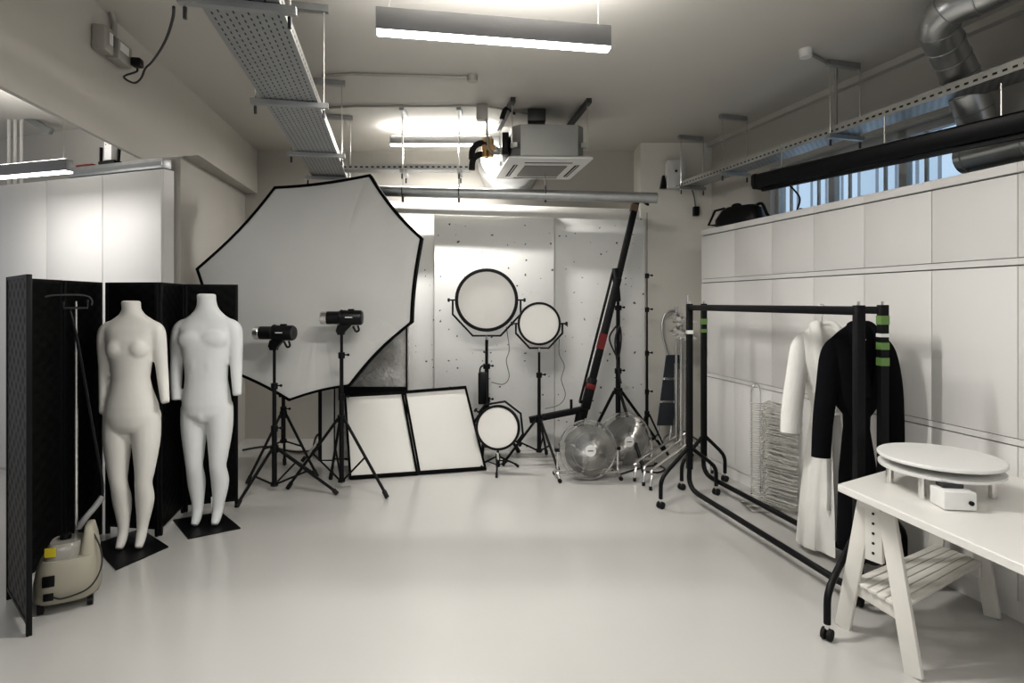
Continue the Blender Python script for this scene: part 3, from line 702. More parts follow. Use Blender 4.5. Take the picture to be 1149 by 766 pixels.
# ------------------------------------------------------------------ floor fans
def fan(label, ctr, R, rz, tilt):
    t = thing('floor_fan', label, 'fan', (ctr.x, ctr.y, 0), rz, 'chrome floor fans')
    H = ctr.z; T = Matrix.Translation((0, 0, H)) @ Matrix.Rotation(-tilt, 4, 'X')
    g = MB()
    for j in range(110):
        a = 2*PI*j/110; d = V(math.cos(a), 0, math.sin(a))
        a2 = a+.12; d2 = V(math.cos(a2), 0, math.sin(a2))
        g.tube([d*.05+V(0, -.098, 0), d.lerp(d2, .5).normalized()*R*.6+V(0, -.095, 0), d2*R*.93+V(0, -.07, 0), d2*R+V(0, -.02, 0)], .0017, 4)
    for rr_, yy in ((R, -.02), (R*.93, -.07), (R*.62, -.095), (R*.3, -.098)): g.torus((0, yy, 0), rr_, .0022, (0, 1, 0), 40, 5)
    g.xf(T).build('front_grille', M['chrome'], t)
    g = MB()
    for j in range(80):
        a = 2*PI*j/80; d = V(math.cos(a), 0, math.sin(a))
        g.tube([d*.09+V(0, .10, 0), d*R*.9+V(0, .085, 0), d*R+V(0, .02, 0)], .0012, 4)
    for rr_, yy in ((R, .02), (R*.9, .085), (R*.5, .095)): g.torus((0, yy, 0), rr_, .0022, (0, 1, 0), 40, 5)
    g.xf(T).build('rear_grille', M['chrome'], t)
    MB().lathe([(R*1.005, -.022), (R*1.012, -.0), (R*1.005, .022)], (0, 0, 0), (0, 1, 0), 48, cap=False).xf(T).build('rim_band', M['chrome'], t)
    for k in range(4):
        a = 2*PI*k/4+.5; b_ = MB(); ro = []
        for i in range(6):
            s = i/5; r_ = .04+(R*.86-.04)*s; wd_ = math.radians(20+26*math.sin(s*PI*.62))
            ro.append([V(r_*math.cos(a+q*wd_), -.02+.05*q*(1-.3*s), r_*math.sin(a+q*wd_)) for q in (-1, -.5, 0, .5, 1)])
        vs = [p for r in ro for p in r]; fs = [(i*5+j, (i+1)*5+j, (i+1)*5+j+1, i*5+j+1) for i in range(5) for j in range(4)]
        b_.add(vs, fs).xf(T).build('blade', M['alu_bright'], t)
    MB().lathe([(.02, -.103), (.05, -.10), (.052, -.09)], (0, 0, 0), (0, 1, 0), 24).xf(T).build('badge', M['whiteplastic'], t)
    MB().box((0, -.105, 0), (.05, .002, .008)).xf(T).build('badge_mark', M['darkgrey'], t)
    MB().lathe([(.06, .0), (.085, .03), (.085, .14), (.06, .16)], (0, 0, 0), (0, 1, 0), 24).xf(T).build('motor', M['darkgrey'], t)
    s = MB(); k = R*1.06
    for sx in (-1, 1): s.tube(smooth([(sx*k, 0, H), (sx*k, 0, H*.4), (sx*k, -.02, .06), (sx*k, -.10, .03)], 4), .011, 8)
    s.tube([(-k, -.03, .055), (k, -.03, .055)], .011, 8); s.tube([(-k, .14, .03), (k, .14, .03)], .011, 8)
    for sx in (-1, 1): s.tube([(sx*k, -.10, .03), (sx*k, .14, .03)], .011, 8)
    s.build('stand', M['chrome'], t)
    for sx in (-1, 1):
        for yy in (-.10, .14): MB().cyl((sx*k, yy-.012, .018), (sx*k, yy+.014, .018), .018, n=10).build('rubber_foot', M['rubber'], t)
        MB().cyl((sx*R, 0, H), (sx*(k+.025), 0, H), .016, n=10).build('pivot_knob', M['blackplastic'], t)
M['alu_bright'] = mat('fan_blade_metal', (.24, .24, .225), .4, .5)
fan('chrome floor fan standing in front, nearest the floor centre', P(659.5, 504, 5.16), 32.5*5.16/FP, .12, .12)
fan('chrome floor fan standing behind the other, below the boom tripod', P(701, 494, 5.56), 31*5.56/FP, .25, .1)
tag(MB().tube(smooth([G(696, 533)+V(0, 0, .01), G(712, 528)+V(0, 0, .01), G(735, 523)+V(0, 0, .01), G(746, 527)+V(0, 0, .01), G(738, 531)+V(0, 0, .01), G(722, 530)+V(0, 0, .01)], 6), .008, 6).build('fan_cable', M['cord']), 'black cable looped on the floor beside the fans', 'cable')

# ------------------------------------------------------------------ step ladder and silver stands by the corner
y = 6.2
t = thing('step_ladder', 'folded step ladder with dark treads leaning in the back corner', 'ladder', G(748, 506))
sl = MB(); A0, A1 = P(737, 490, 5.98), P(749, 398, 6.18)
for off in (0, 14): sl.tube(smooth([A0+V(off*.0097, 0, -.03), A0.lerp(A1, .5)+V(off*.0097, 0, 0), A1+V(off*.0097, 0, 0)], 5), .012, 8)
sl.tube(smooth([A1, P(743, 372, 6.2), P(745, 355, 6.22), P(754, 349, 6.22), P(762, 356, 6.22), A1+V(.136, 0, 0)], 6), .012, 8)
sl.build('frame', M['zinc'], t, world=True)
for (ya, yb_) in ((398, 426), (429, 454), (457, 484)):
    s0 = 1-(ya-398)/100; s1 = 1-(yb_-398)/100; p0 = A0.lerp(A1, s0); p1 = A0.lerp(A1, s1)
    MB().prism([p0+V(-.015, -.02, 0), p0+V(.15, -.02, 0), p1+V(.15, -.02, 0), p1+V(-.015, -.02, 0)], (0, .025, 0)).build('tread', M['navy'], t, world=True)
def c_stand(label, c, H, feet, heads):
    t = thing('c_stand', label, 'stand', c, 0, 'silver c-stands by the corner')
    MB().tube([(0, 0, .16), (0, 0, H*.62), (0, 0, H*.62), (0, 0, H)], [.021, .021, .013, .013], 12).build('pole', M['chrome'], t)
    MB().cyl((0, 0, .16), (0, 0, .30), .024, n=12).build('leg_hub', M['chrome'], t)
    for k, f in enumerate(feet):
        f = V(f.x-c.x, f.y-c.y, 0); u = f.normalized(); L = f.length
        l = MB().tube(smooth([(0, 0, .20+.03*k), u*.06+V(0, 0, .20+.03*k), u*(L-.09)+V(0, 0, .17), u*(L-.03)+V(0, 0, .12), u*L+V(0, 0, .03)], 4), .012, 8).build('leg', M['chrome'], t)
        MB().cyl(u*L+V(0, 0, .004), u*L+V(0, 0, .035), .014, n=8).build('rubber_foot', M['rubber'], l)
    for h in heads:
        g = MB().lathe([(.045, -.035), (.055, 0), (.045, .035)], (0, -.02, h), (1, .4, 0), 16); g.cyl((-.09, -.02, h), (.08, -.02, h), .012, n=8); g.tube([(-.07, -.05, h+.01), (-.07, .01, h-.01)], .008, 6)
        g.build('grip_head', M['chrome'], t)
c_stand('silver c-stand farthest into the corner, its leg pointing at the fans', V(1.70, 5.90, 0), 1.55, [G(712, 540), V(1.62, 6.15, 0), V(2.0, 5.95, 0)], [1.43, 1.30])
c_stand('silver c-stand in the middle of the three by the corner', V(1.70, 5.74, 0), 1.48, [G(722, 545), V(1.80, 6.1, 0), V(1.92, 5.62, 0)], [1.52-.12, 1.27])
c_stand('silver c-stand nearest the clothes rack, tallest thin rod', V(1.715, 5.58, 0), 1.66, [G(730, 550), V(1.86, 5.88, 0), V(1.86, 5.30, 0)], [1.40, 1.24])
# ------------------------------------------------------------------ clothes racks
def clothes_rack(label, Lp, Rp, off, H=1.55, tape=None):
    t = thing('clothes_rack', label, 'clothes rack', ((Lp+Rp)/2), 0, 'black clothes racks')
    d = (Rp-Lp).normalized()
    def z(p, h): return V(p.x, p.y, h)
    MB().bar(z(Lp-d*.02, H), z(Rp+d*.02, H), .042, .042, bev=.003).build('top_rail', M['black'], t, world=True)
    MB().tube([z(Lp, .33)]+smooth([z(Lp, .26), z(Lp, .17), z(Lp+d*.05, .115), z(Lp+d*.14, .10)], 4)+smooth([z(Rp-d*.14, .10), z(Rp-d*.05, .115), z(Rp, .17), z(Rp, .26)], 4)+[z(Rp, .33)], .0195, 10).build('bottom_rail', M['black'], t, world=True)
    for p, o in ((Lp, off[0]), (Rp, off[1])):
        post = MB().box2(z(p, .26)-V(.022, .022, 0), z(p, H+.03)+V(.022, .022, 0), bev=.003).build('post', M['black'], t, world=True)
        MB().cyl(z(p, H+.03), z(p, H+.05), .008, n=8).build('post_pin', M['chrome'], post, world=True)
        if tape:
            for (h0, h1, mm) in tape[0 if p is Lp else 1]:
                MB().box2(z(p, h0)-V(.0235, .0235, 0), z(p, h1)+V(.0235, .0235, 0)).build('tape_band', M[mm], post, world=True)
        for s in (-1, 1):
            f = p+o*s
            l = MB().tube([z(p, .44), z(p+o*s*.72, .29)]+smooth([z(p+o*s*.9, .245), z(p+o*s*.985, .20), z(f, .14)], 4)+[z(f, .075)], .016, 10).build('leg', M['black'], t, world=True)
            k = MB(); k.cyl(z(f, .05), z(f, .08), .012, n=8)
            k.build('caster_stem', M['chrome'], l, world=True)
            k = MB(); q = V(-o.y, o.x, 0).normalized()
            for w_ in (-.014, .014): k.cyl(z(f, .027)+q*(w_-.008), z(f, .027)+q*(w_+.008), .027, n=16)
            k.build('caster', M['rubber'], l, world=True)
A_L, A_R = V(1.42, 4.565, 0), V(1.782, 2.93, 0)
B_L, B_R = V(1.668, 4.96, 0), V(2.08, 3.2, 0)
clothes_rack('black clothes rack standing in front, nearer the open floor', A_L, A_R, (V(-.27, -.155, 0), V(-.29, -.23, 0)), tape=([(1.34, 1.37, 'whiteplastic')], []))
clothes_rack('black clothes rack nested behind the first, with green tape, robes hanging', B_L, B_R, (V(-.225, -.11, 0), V(-.26, -.2, 0)), tape=([(1.40, 1.45, 'green'), (1.33, 1.36, 'green')], [(1.47, 1.52, 'green'), (1.40, 1.42, 'whiteplastic'), (1.33, 1.37, 'green'), (1.24, 1.285, 'green')]))

# ------------------------------------------------------------------ robes
def rail_pt(z): return B_L+(B_R-B_L)*((B_L.y-z)/(B_L.y-B_R.y))
def robe(name, label, z, rz, m, H, hem, prof, sleeves, seed, belt):
    p = rail_pt(z); rnd = random.Random(seed)
    t = thing(name, label, 'robe', (p.x, p.y, 0), rz)
    r = []; N_ = 44; ph = [rnd.random()*6 for _ in range(4)]
    for (h, x0, x1, d, a) in prof:
        ring = []
        for j in range(N_):
            q = 2*PI*j/N_; c_, s_ = math.cos(q), math.sin(q)
            f = 1+a*(.55*math.sin(7*q+ph[0]+h*.6)+.45*math.sin(11*q+ph[1]-h*.4))
            ring.append(V((x0+x1)/2+(x1-x0)/2*math.copysign(abs(c_)**.8, c_), d*s_*f-.0+.5*a*d*math.sin(5*q+ph[2]), h+ (.02*math.sin(3*q+ph[3]) if h == hem else 0)))
        r.append(ring)
    MB().loft(r).build('robe_body', m, t, angle=60)
    for pts, rad, fl in sleeves:
        pp = smooth(pts, 5); rr_ = [q.x for q in smooth([V(x, 0, 0) for x in rad], 5)]
        ro = []; prev = None
        MB().tube(pp, rr_, 20, flat=fl, up=(1, 0, 0)).build('sleeve', m, t, angle=60)
    return t
# white robe; x offsets in metres from its hook
wz = 3.64; k = FP/wz
WP = [(1.445, -.05, .05, .035, .0), (1.425, -.10, .10, .05, .02), (1.39, -.145, .145, .058, .02), (1.34, -.165, .165, .068, .03), (1.22, -.155, .155, .08, .04), (1.12, -.12, .145, .085, .05), (1.0, -.075, .12, .085, .07), (.93, -.05, .10, .08, .12), (.86, -.055, .10, .082, .16), (.6, -.088, .13, .10, .26), (.3, -.12, .165, .115, .34), (.06, -.14, .18, .125, .38), (.045, -.13, .175, .115, .38)]
rw = robe('bath_robe', 'white towelling robe hanging from the rack, longest garment', wz, .12, M['robe_white'], 1.44, .06, WP,
     [([(-.115, 0, 1.385), (-.155, 0, 1.31), (-.183, -.01, 1.12), (-.213, -.015, .92), (-.226, -.02, .775)], [.03, .054, .066, .068, .066], .7),
      ([(.115, 0, 1.385), (.155, 0, 1.31), (.183, .0, 1.12), (.21, .01, .92), (.22, .02, .80)], [.03, .054, .064, .065, .062], .7)], 3, True)
MB().tube(smooth([(.075, -.045, 1.40), (.05, -.06, 1.455), (-.0, -.02, 1.475), (-.06, -.06, 1.45), (-.075, -.088, 1.33), (-.05, -.105, 1.16), (.015, -.108, .99), (.03, -.11, .84)], 6), [.026]*3+[.033]*39+[.03], 10, flat=.5, up=(0, 1, 0)).build('collar', M['robe_white'], rw) if False else None
def lapel(m, t, pts, w=.038):
    P3 = smooth(pts, 6); MB().tube(P3, [w*(.75+.25*math.sin(PI*i/(len(P3)-1))) for i in range(len(P3))], 10, flat=.62, up=(1, 0, 0)).build('collar', m, t, angle=60)
lapel(M['robe_white'], rw, [(.0, .02, 1.45), (-.06, -.02, 1.455), (-.085, -.068, 1.38), (-.07, -.095, 1.22), (-.02, -.102, 1.05), (.03, -.10, .90)])
lapel(M['robe_white'], rw, [(.0, .02, 1.45), (.06, -.02, 1.455), (.085, -.065, 1.38), (.07, -.092, 1.22), (.035, -.10, 1.05), (.02, -.098, .92)])
MB().tube(smooth([(-.02, -.10, .93), (-.05, -.115, .8), (-.045, -.125, .5), (-.06, -.14, .32)], 5), .018, 8, flat=.5).build('belt', M['robe_white'], rw)
bz = 3.36
BPf = [(1.475, -.04, .04, .03, .0), (1.455, -.075, .07, .045, .02), (1.42, -.13, .12, .055, .02), (1.37, -.19, .17, .065, .02), (1.3, -.195, .18, .07, .02), (1.15, -.175, .165, .078, .03), (1.04, -.165, .15, .078, .04), (.995, -.145, .12, .078, .04), (.93, -.080, .05, .075, .05), (.86, -.075, .045, .075, .06), (.6, -.11, .10, .085, .10), (.35, -.12, .12, .09, .12), (.17, -.125, .13, .095, .13), (.155, -.12, .125, .09, .13)]
rb = robe('bath_robe', 'black towelling robe hanging at the table end of the rack', bz, .14, M['robe_black'], 1.47, .17, BPf,
     [([(-.145, 0, 1.37), (-.185, 0, 1.29), (-.213, -.01, 1.10), (-.246, -.02, .90), (-.262, -.025, .70)], [.035, .058, .064, .060, .056], .7),
      ([(.135, 0, 1.37), (.180, 0, 1.29), (.215, .0, 1.10), (.24, .01, .90), (.252, .015, .76)], [.035, .058, .064, .060, .056], .7)], 5, True)
lapel(M['robe_black'], rb, [(.0, .02, 1.46), (-.055, -.02, 1.46), (-.075, -.06, 1.38), (-.05, -.085, 1.22), (-.02, -.09, 1.05)])
lapel(M['robe_black'], rb, [(.0, .02, 1.46), (.055, -.02, 1.46), (.075, -.06, 1.38), (.05, -.085, 1.22), (.0, -.09, 1.05)])
MB().box((-.02, -.062, 1.375), (.03, .003, .012)).build('neck_label', M['whiteplastic'], rb)
def garment_hanger(label, z, rz, m, drop):
    p = rail_pt(z)
    t = thing('clothes_hanger', label, 'hanger', (p.x, p.y, 1.55), rz, 'hangers carrying the robes')
    MB().tube(smooth([(-.02, 0, .012), (-.012, 0, .028), (.008, 0, .030), (.02, 0, .012), (.008, 0, -.03), (0, 0, -drop)], 5), .0028, 6).build('hook', M['chrome'], t)
    MB().tube(smooth([(-.14, 0, -drop-.08), (-.07, 0, -drop-.03), (0, 0, -drop), (.07, 0, -drop-.03), (.14, 0, -drop-.08)], 4), .008, 8).build('shoulder_bar', m, t)
garment_hanger('hanger holding the white robe on the rack rail', wz, .12, M['whiteplastic'], .085)
garment_hanger('hanger holding the black robe on the rack rail', bz, .14, M['blackplastic'], .07)

# ------------------------------------------------------------------ wire hangers stacked on their holder
hc = P(848.5, 560, 4.42); hc.z = 0
t = thing('hanger_holder', 'tall chrome looped holder for wire hangers beside the cupboards', 'holder', hc)
wv = (10/2)*4.42/FP
hp = MB().tube([(-wv, 0, .02)]+[(-wv, 0, .85)]+smooth([(-wv, 0, .90), (-wv*.7, 0, .945), (0, 0, .96), (wv*.7, 0, .945), (wv, 0, .90)], 4)+[(wv, 0, .85), (wv, 0, .02)], .006, 8); hp.build('loop_pole', M['chrome'], t)
MB().tube([(-.08, -.10, .008), (.16, -.10, .008), (.16, .10, .008), (-.08, .10, .008)], .007, 6, closed=True).build('base_frame', M['chrome'], t)
MB().bar((-.08, 0, .008), (.16, 0, .008), .014, .014).build('base_bar', M['chrome'], t)
hm = MB().tube(smooth([(-.035, .01, 0), (-.04, -.015, .004), (-.015, -.035, .005), (.018, -.02, .003), (.03, 0, 0), (.055, 0, 0)], 4)+[V(.075, -.03, 0), V(.185, -.185, 0)]+smooth([V(.2, -.2, 0), V(.215, -.195, 0), V(.217, -.17, 0)], 3)+smooth([V(.217, .17, 0), V(.215, .195, 0), V(.2, .2, 0)], 3)+[V(.185, .185, 0), V(.075, .03, 0), V(.055, 0, .0)], .0042, 5)
hm.tube([(.045, 0, 0), (.075, 0, 0)], .0045, 6)
proto = hm.build('wire_hanger', M['wire'])
NH = 44
for i in range(NH):
    o = proto if i == 0 else proto.copy()
    if i: C.objects.link(o)
    h = .045+.765*i/(NH-1)
    o.location = (hc.x, hc.y, h)
    o.rotation_euler = (random.uniform(-.05, .05), .10+random.uniform(-.05, .05), random.uniform(-.10, .10)+.12)
    tag(o, 'white wire hanger lying flat in the tall stack on the looped holder', 'hanger', 'wire hangers stacked on the looped holder')

# ------------------------------------------------------------------ trestle, tabletop, turntable
tt = [V(1.535, 2.69, 0), V(2.40, 3.20, 0), V(2.70, 1.70, 0), V(1.72, 1.52, 0)]
t = MB(); zt = .705
top = []
t.prism([p+V(0, 0, zt) for p in tt], (0, 0, .035)); tb_ = t.build('tabletop', M['table'])
bvm = tb_.modifiers.new('b', 'BEVEL'); bvm.width = .004; bvm.segments = 2
tag(tb_, 'white tabletop resting on a white trestle at the right edge', 'tabletop')
e1a, e1b = G(946, 703), G(1026, 759)
e2a, e2b = G(1114, 692), V(2.325, 3.19, 0)
m1, m2 = (e1a+e1b)/2, (e2a+e2b)/2
t = thing('trestle', 'white slatted wooden trestle carrying the white tabletop', 'trestle', (m1+m2)/2)
ax_ = (m2-m1).normalized(); ac = V(-ax_.y, ax_.x, 0)
def leg(f, m_, s):
    topc = m_ + (f-m_)*.30; d = V(topc.x, topc.y, .655)
    MB().bar(V(f.x, f.y, 0), d, .07, .026, up=ax_, bev=.003).build('leg', M['whitewood'], t, world=True)
for f, m_ in ((e1a, m1), (e1b, m1), (e2b, m2), (e2a, m2)): leg(f, m_, 1)
for m_, s in ((m1, 1), (m2, -1)):
    q = m_-ax_*.012*s
    pst = MB().box(V(q.x, q.y, .545), (.026, .075, .27), M=Matrix((ax_, ac, V(0, 0, 1))).transposed().to_4x4(), bev=.003).build('height_post', M['whitewood'], t, world=True)
    for k_ in range(5):
        hl = MB()
        pp = m_-ax_*.012*s; hl.cyl(V(pp.x, pp.y, .45+.045*k_)-ax_*.016, V(pp.x, pp.y, .45+.045*k_)+ax_*.016, .006, n=8)
        hl.build('peg_hole', M['gap'], pst, world=True)
    for f in ((e1a, e1b) if s > 0 else (e2b, e2a)): pass
    a_, b_ = (e1a, e1b) if s > 0 else (e2a, e2b)
    hh = .215; sc_ = 1-.84*hh/.655
    MB().bar(m_+(a_-m_)*sc_+V(0, 0, hh)+ax_*.03*s, m_+(b_-m_)*sc_+V(0, 0, hh)+ax_*.03*s, .022, .06, bev=.003).build('side_rail', M['whitewood'], t, world=True)
MB().bar(m1+V(0, 0, .68)-ax_*.06, m2+V(0, 0, .68)+ax_*.06, .09, .048, bev=.004).build('head_beam', M['whitewood'], t, world=True)
for i in range(6):
    u = -.8+1.6*i/5; hh = .255
    a_ = m1+(e1b-m1)*u*.76; b_ = m2+(e2a-m2)*u*.76
    MB().bar(a_+V(0, 0, hh), b_+V(0, 0, hh), .035, .016, bev=.002).build('shelf_slat', M['whitewood'], t, world=True)
tc_ = P(1054, 511, 2.60); zt = .7405
t = thing('turntable', 'white round display turntable on the tabletop', 'turntable', (tc_.x, tc_.y, zt), 0)
RT = 59.5*2.6/FP
MB().lathe([(.001, 0), (RT-.004, 0), (RT, .004), (RT, .012), (RT-.004, .016), (.001, .016)], (0, 0, .142), (0, 0, 1), 72).build('platter', M['whiteplastic'], t)
MB().lathe([(.001, 0), (RT-.006, 0), (RT-.004, .003), (RT-.004, .012), (.001, .014)], (0, 0, .098), (0, 0, 1), 72).build('base_disc', M['whiteplastic'], t)
MB().cyl((0, 0, .11), (0, 0, .143), .06, n=24).build('bearing', M['chrome'], t)
for a in (215, 328, 35, 145):
    a = math.radians(a); MB().cyl((math.cos(a)*RT*.78, math.sin(a)*RT*.78, 0), (math.cos(a)*RT*.78, math.sin(a)*RT*.78, .10), .016, n=16).build('leg', M['alu_satin'] if 'alu_satin' in M else M['chrome'], t)
MB().box((-.105, -.215, .04), (.125, .10, .075), rz=-.12, bev=.006).build('motor_box', M['whiteplastic'], t)
MB().box((-.10, -.19, .088), (.08, .05, .018), rz=-.12).build('cable_cover', M['darkgrey'], t)
MB().lathe([(.009, 0), (.009, .012), (.006, .014)], (-.072, -.266, .035), (-.12, -1, 0), 12).build('speed_knob', M['blackplastic'], t)

# ------------------------------------------------------------------ cable trays
def cable_tray(label, p0, p1, w, side, brackets, m_side=None):
    p0 = Vector(p0); p1 = Vector(p1); d = p1-p0; L = Vector((d.x, d.y, 0)).length; rz = math.atan2(d.y, d.x)-PI/2
    t = thing('cable_tray', label, 'cable tray', p0, rz)
    MB().box2((-w/2, 0, 0), (w/2, L, .0015)).build('tray_bed', M['tray'], t)
    sm = M['strut']
    for sx in (-1, 1):
        o = MB().box2((0, -.0012, 0), (L, .0012, side)).build('side_flange', M['strut'], t, loc=(sx*w/2, 0, 0), rz=PI/2)
    for (s, ceil, rods) in brackets:
        b = MB().box2((-w/2-.06, s-.016, -.034), (w/2+.06, s+.016, -.004)).build('support_bar', M['zinc'], t)
        for sx in (-1, 1):
            if sx in rods:
                MB().cyl((sx*(w/2+.035), s, -.07), (sx*(w/2+.035), s, ceil-p0.z), .0045, n=8).build('hanging_rod', M['chrome'], b)
            MB().cyl((sx*(w/2+.035), s, -.09), (sx*(w/2+.035), s, -.045), .008, n=8).build('rod_nut', M['darkgrey'], b)
        MB().box2((-w/2-.02, s-.02, ceil-p0.z-.04), (w/2+.06, s+.02, ceil-p0.z)).build('ceiling_channel', M['zinc'], b)
    return t
h = 2.775
def lt(z): return V(-1.304-.207*(z-3.36), z, h)
k = math.sqrt(1+.207**2)
cable_tray('wide perforated steel cable tray running along the ceiling toward the octagonal softbox', lt(1.6), lt(5.5), .31, .055, [((z-1.6)*k, CEIL, (-1, 1)) for z in (2.23, 3.34, 4.5, 5.36)])
cable_tray('slotted steel cable tray crossing the room before the back wall', P(386, 192, 5.22), P(528, 191, 5.22), .12, .05, [(.55, CEIL, (1,)), (1.06, CEIL, (1,))])
def rt(z): return V(3.63-.284*z-.0, z, 2.82)
k = math.sqrt(1+.284**2)
cable_tray('slotted steel cable tray above the cupboards on the window side', rt(6.2), rt(2.6), .20, .06, [((6.2-z)*k, CEIL, (-1, 1)) for z in (6.05, 5.38, 4.18)])

# ------------------------------------------------------------------ pipes, conduits, ducts
def pipe(name, label, pts, r, m, cat='pipe', n=14, sm=0, group=None):
    o = MB().tube(smooth(pts, sm) if sm else pts, r, n).build(name, m); return tag(o, label, cat, group)
y = 5.35
pg = pipe('metal_pipe', 'long grey metal pipe crossing before the back wall under the air conditioner', [P(425, 214, y), P(737, 222, y)], .05, M['zinc'], n=20)
for x in (452, 515, 612):
    t = thing('pipe_hanger', {452: 'rod clamp holding the long grey pipe, nearest the octagonal softbox', 515: 'rod clamp holding the long grey pipe, between softbox and air conditioner', 612: 'rod clamp holding the long grey pipe under the air conditioner'}[x], 'pipe hanger', P(x, 215, y), 0, 'clamps on the long grey pipe')
    zc = P(x, 215, y).z
    MB().cyl((0, 0, .05), (0, 0, (CEIL-zc) if x != 612 else .17), .006, n=8).build('hanging_rod', M['chrome'], t)
    MB().torus((0, 0, 0), .053, .006, (1, 0, 0), 24, 6).build('clamp_ring', M['darkgrey'], t)
    MB().box((0, 0, -.075), (.02, .02, .05)).build('clamp_bolt', M['darkgrey'], t)
pipe('waste_pipe', 'thick white pipe running along the top of the concrete wall', [P(425, 232, 6.02), P(716, 241, 6.02)], .06, M['pipewhite'], n=24)
def conduit(label, pts, boxes=()):
    t = thing('conduit', label, 'conduit', pts[0], 0, 'grey conduits on the ceiling')
    MB().tube(pts, .011, 10).build('conduit_tube', M['conduit'], t, world=True)
    for b_ in boxes: b_(t)
def cpt(px, py): 
    Y = (CEIL-.015-EYE)*FP/(HOR-py); return V((px-CX)*Y/FP, Y, CEIL-.015)
conduit('grey ceiling conduit ending in a round junction cap, nearer the linear lamp', [cpt(362, 85), cpt(395, 83), cpt(530, 87)], [lambda t: MB().lathe([(.04, -.03), (.042, 0), (.042, .015)], cpt(530, 87), (0, 0, 1), 16).build('junction_cap', M['conduit'], t, world=True)])
conduit('grey ceiling conduit ending in a square box over the air conditioner valves', [cpt(368, 121), cpt(400, 119), cpt(541, 119)], [lambda t: MB().box(cpt(541, 119)-V(0, 0, .06), (.1, .07, .14), bev=.006).build('junction_box', M['conduit'], t, world=True), lambda t: MB().tube(smooth([cpt(545, 119), cpt(575, 124), cpt(603, 130)], 4), .011, 8).build('branch_tube', M['conduit'], t, world=True), lambda t: MB().tube(smooth([cpt(546, 119)-V(0, 0, .1), cpt(546, 119)-V(-.02, 0, .38), cpt(546, 119)-V(-.12, 0, .42)], 4), .010, 8).build('drop_tube', M['conduit'], t, world=True)])
pv = cpt(904, 58)
t = thing('conduit', 'grey conduit from a round ceiling cap down to the window side cable tray', 'conduit', pv, 0, 'grey conduits on the ceiling')
q = rt(4.24); q2 = V(q.x-.03, q.y-.02, CEIL-.02)
MB().tube([pv]+smooth([q2+(pv-q2)*.2, q2, q2-V(0, 0, .08)], 4)+[V(q.x-.03, q.y-.02, q.z+.04)], .012, 10).build('conduit_tube', M['conduit'], t, world=True)
MB().lathe([(.04, -.04), (.045, 0), (.045, .02)], pv, (0, 0, 1), 18).build('junction_cap', M['whiteplastic'], t, world=True)
# spiral ducts
def duct(label, pts, r, n=26, sm=6, ribs=.12):
    pp = smooth(pts, sm); t = thing('ventilation_duct', label, 'duct', pts[0], 0)
    MB().tube(pp, r, n).build('duct_tube', M['duct'], t, world=True, angle=50)
    L = 0; g = MB(); nxt = .05
    for i in range(1, len(pp)):
        sgm = (pp[i]-pp[i-1]).length
        while L+sgm > nxt:
            p = pp[i-1].lerp(pp[i], (nxt-L)/sgm); g.torus(p, r+.001, .004, (pp[i]-pp[i-1]), n, 6); nxt += ribs
        L += sgm
    g.build('seam_ring', M['zinc'], t, world=True)
duct('silver spiral duct bending down from the ceiling behind the cable tray', [P(1210, -62, 2.75), P(1150, -30, 2.9), P(1100, -5, 3.05), P(1066, 10, 3.15), P(1053, 30, 3.25), P(1063, 55, 3.35), P(1076, 82, 3.42), P(1090, 118, 3.46), P(1098, 142, 3.48)], .098)
duct('wide silver duct lying above the cupboards behind the black screen case', [P(1086, 176, 3.66), P(1120, 168, 3.46), P(1160, 158, 3.24), P(1220, 143, 2.95)], .115, ribs=.4)
t = thing('ventilation_duct', 'big round silver duct end behind the air conditioner', 'duct', P(571, 172, 6.05))
MB().lathe([(.001, -.02), (.2, -.015), (.30, .0), (.34, .05), (.345, .12), (.345, .58)], P(571, 175, 6.05), (0, 1, 0), 48).build('duct_tube', M['duct'], t, world=True)
MB().torus(P(571, 175, 6.20), .346, .006, (0, 1, 0), 48, 6).build('seam_ring', M['zinc'], t, world=True)

# ------------------------------------------------------------------ air conditioner
a_n, b_n, b_f, a_f = V(-.03, 4.90, 0), V(.70, 4.93, 0), V(.585, 5.74, 0), V(-.165, 5.70, 0)
ctr = (a_n+b_n+b_f+a_f)/4
t = thing('air_conditioner', 'grey ceiling cassette air conditioner with white vent panel, hung near the back wall', 'air conditioner', V(ctr.x, ctr.y, 2.80))
quad = [a_n, b_n, b_f, a_f]
def qs(s, h): return [ctr.lerp(p, s)+V(0, 0, h) for p in quad]
def oct8(s, h, c_=.1):
    q = qs(s, h); o = []
    for i in range(4):
        o += [q[i].lerp(q[i-1], c_), q[i].lerp(q[(i+1) % 4], c_)]
    return o
MB().loft([oct8(.86, 2.86), oct8(.86, 3.14)]).build('casing', M['ac'], t, world=True)
MB().loft([qs(.9, 2.865), qs(1.0, 2.845), qs(1.0, 2.83), qs(.9, 2.815)]).build('vent_panel', M['whiteplastic'], t, world=True)
MB().loft([qs(.52, 2.817), qs(.52, 2.808)]).build('intake_grille', M['grille'], t, world=True)
for i in range(4):
    q = qs(.80, 2.812); q2 = qs(.70, 2.812); a_, b_ = q[i], q[(i+1) % 4]; c_, d_ = q2[i], q2[(i+1) % 4]
    MB().prism([a_.lerp(b_, .14), a_.lerp(b_, .86), c_.lerp(d_, .9), c_.lerp(d_, .1)], (0, 0, .007)).build('air_slot', M['gap'], t, world=True)
    MB().prism([a_.lerp(c_, .4).lerp(b_.lerp(d_, .4), .12), a_.lerp(c_, .4).lerp(b_.lerp(d_, .4), .88), a_.lerp(c_, .6).lerp(b_.lerp(d_, .6), .89), a_.lerp(c_, .6).lerp(b_.lerp(d_, .6), .11)], (0, 0, -.003)).build('louvre', M['whiteplastic'], t, world=True)
qa = qs(.9, 0)
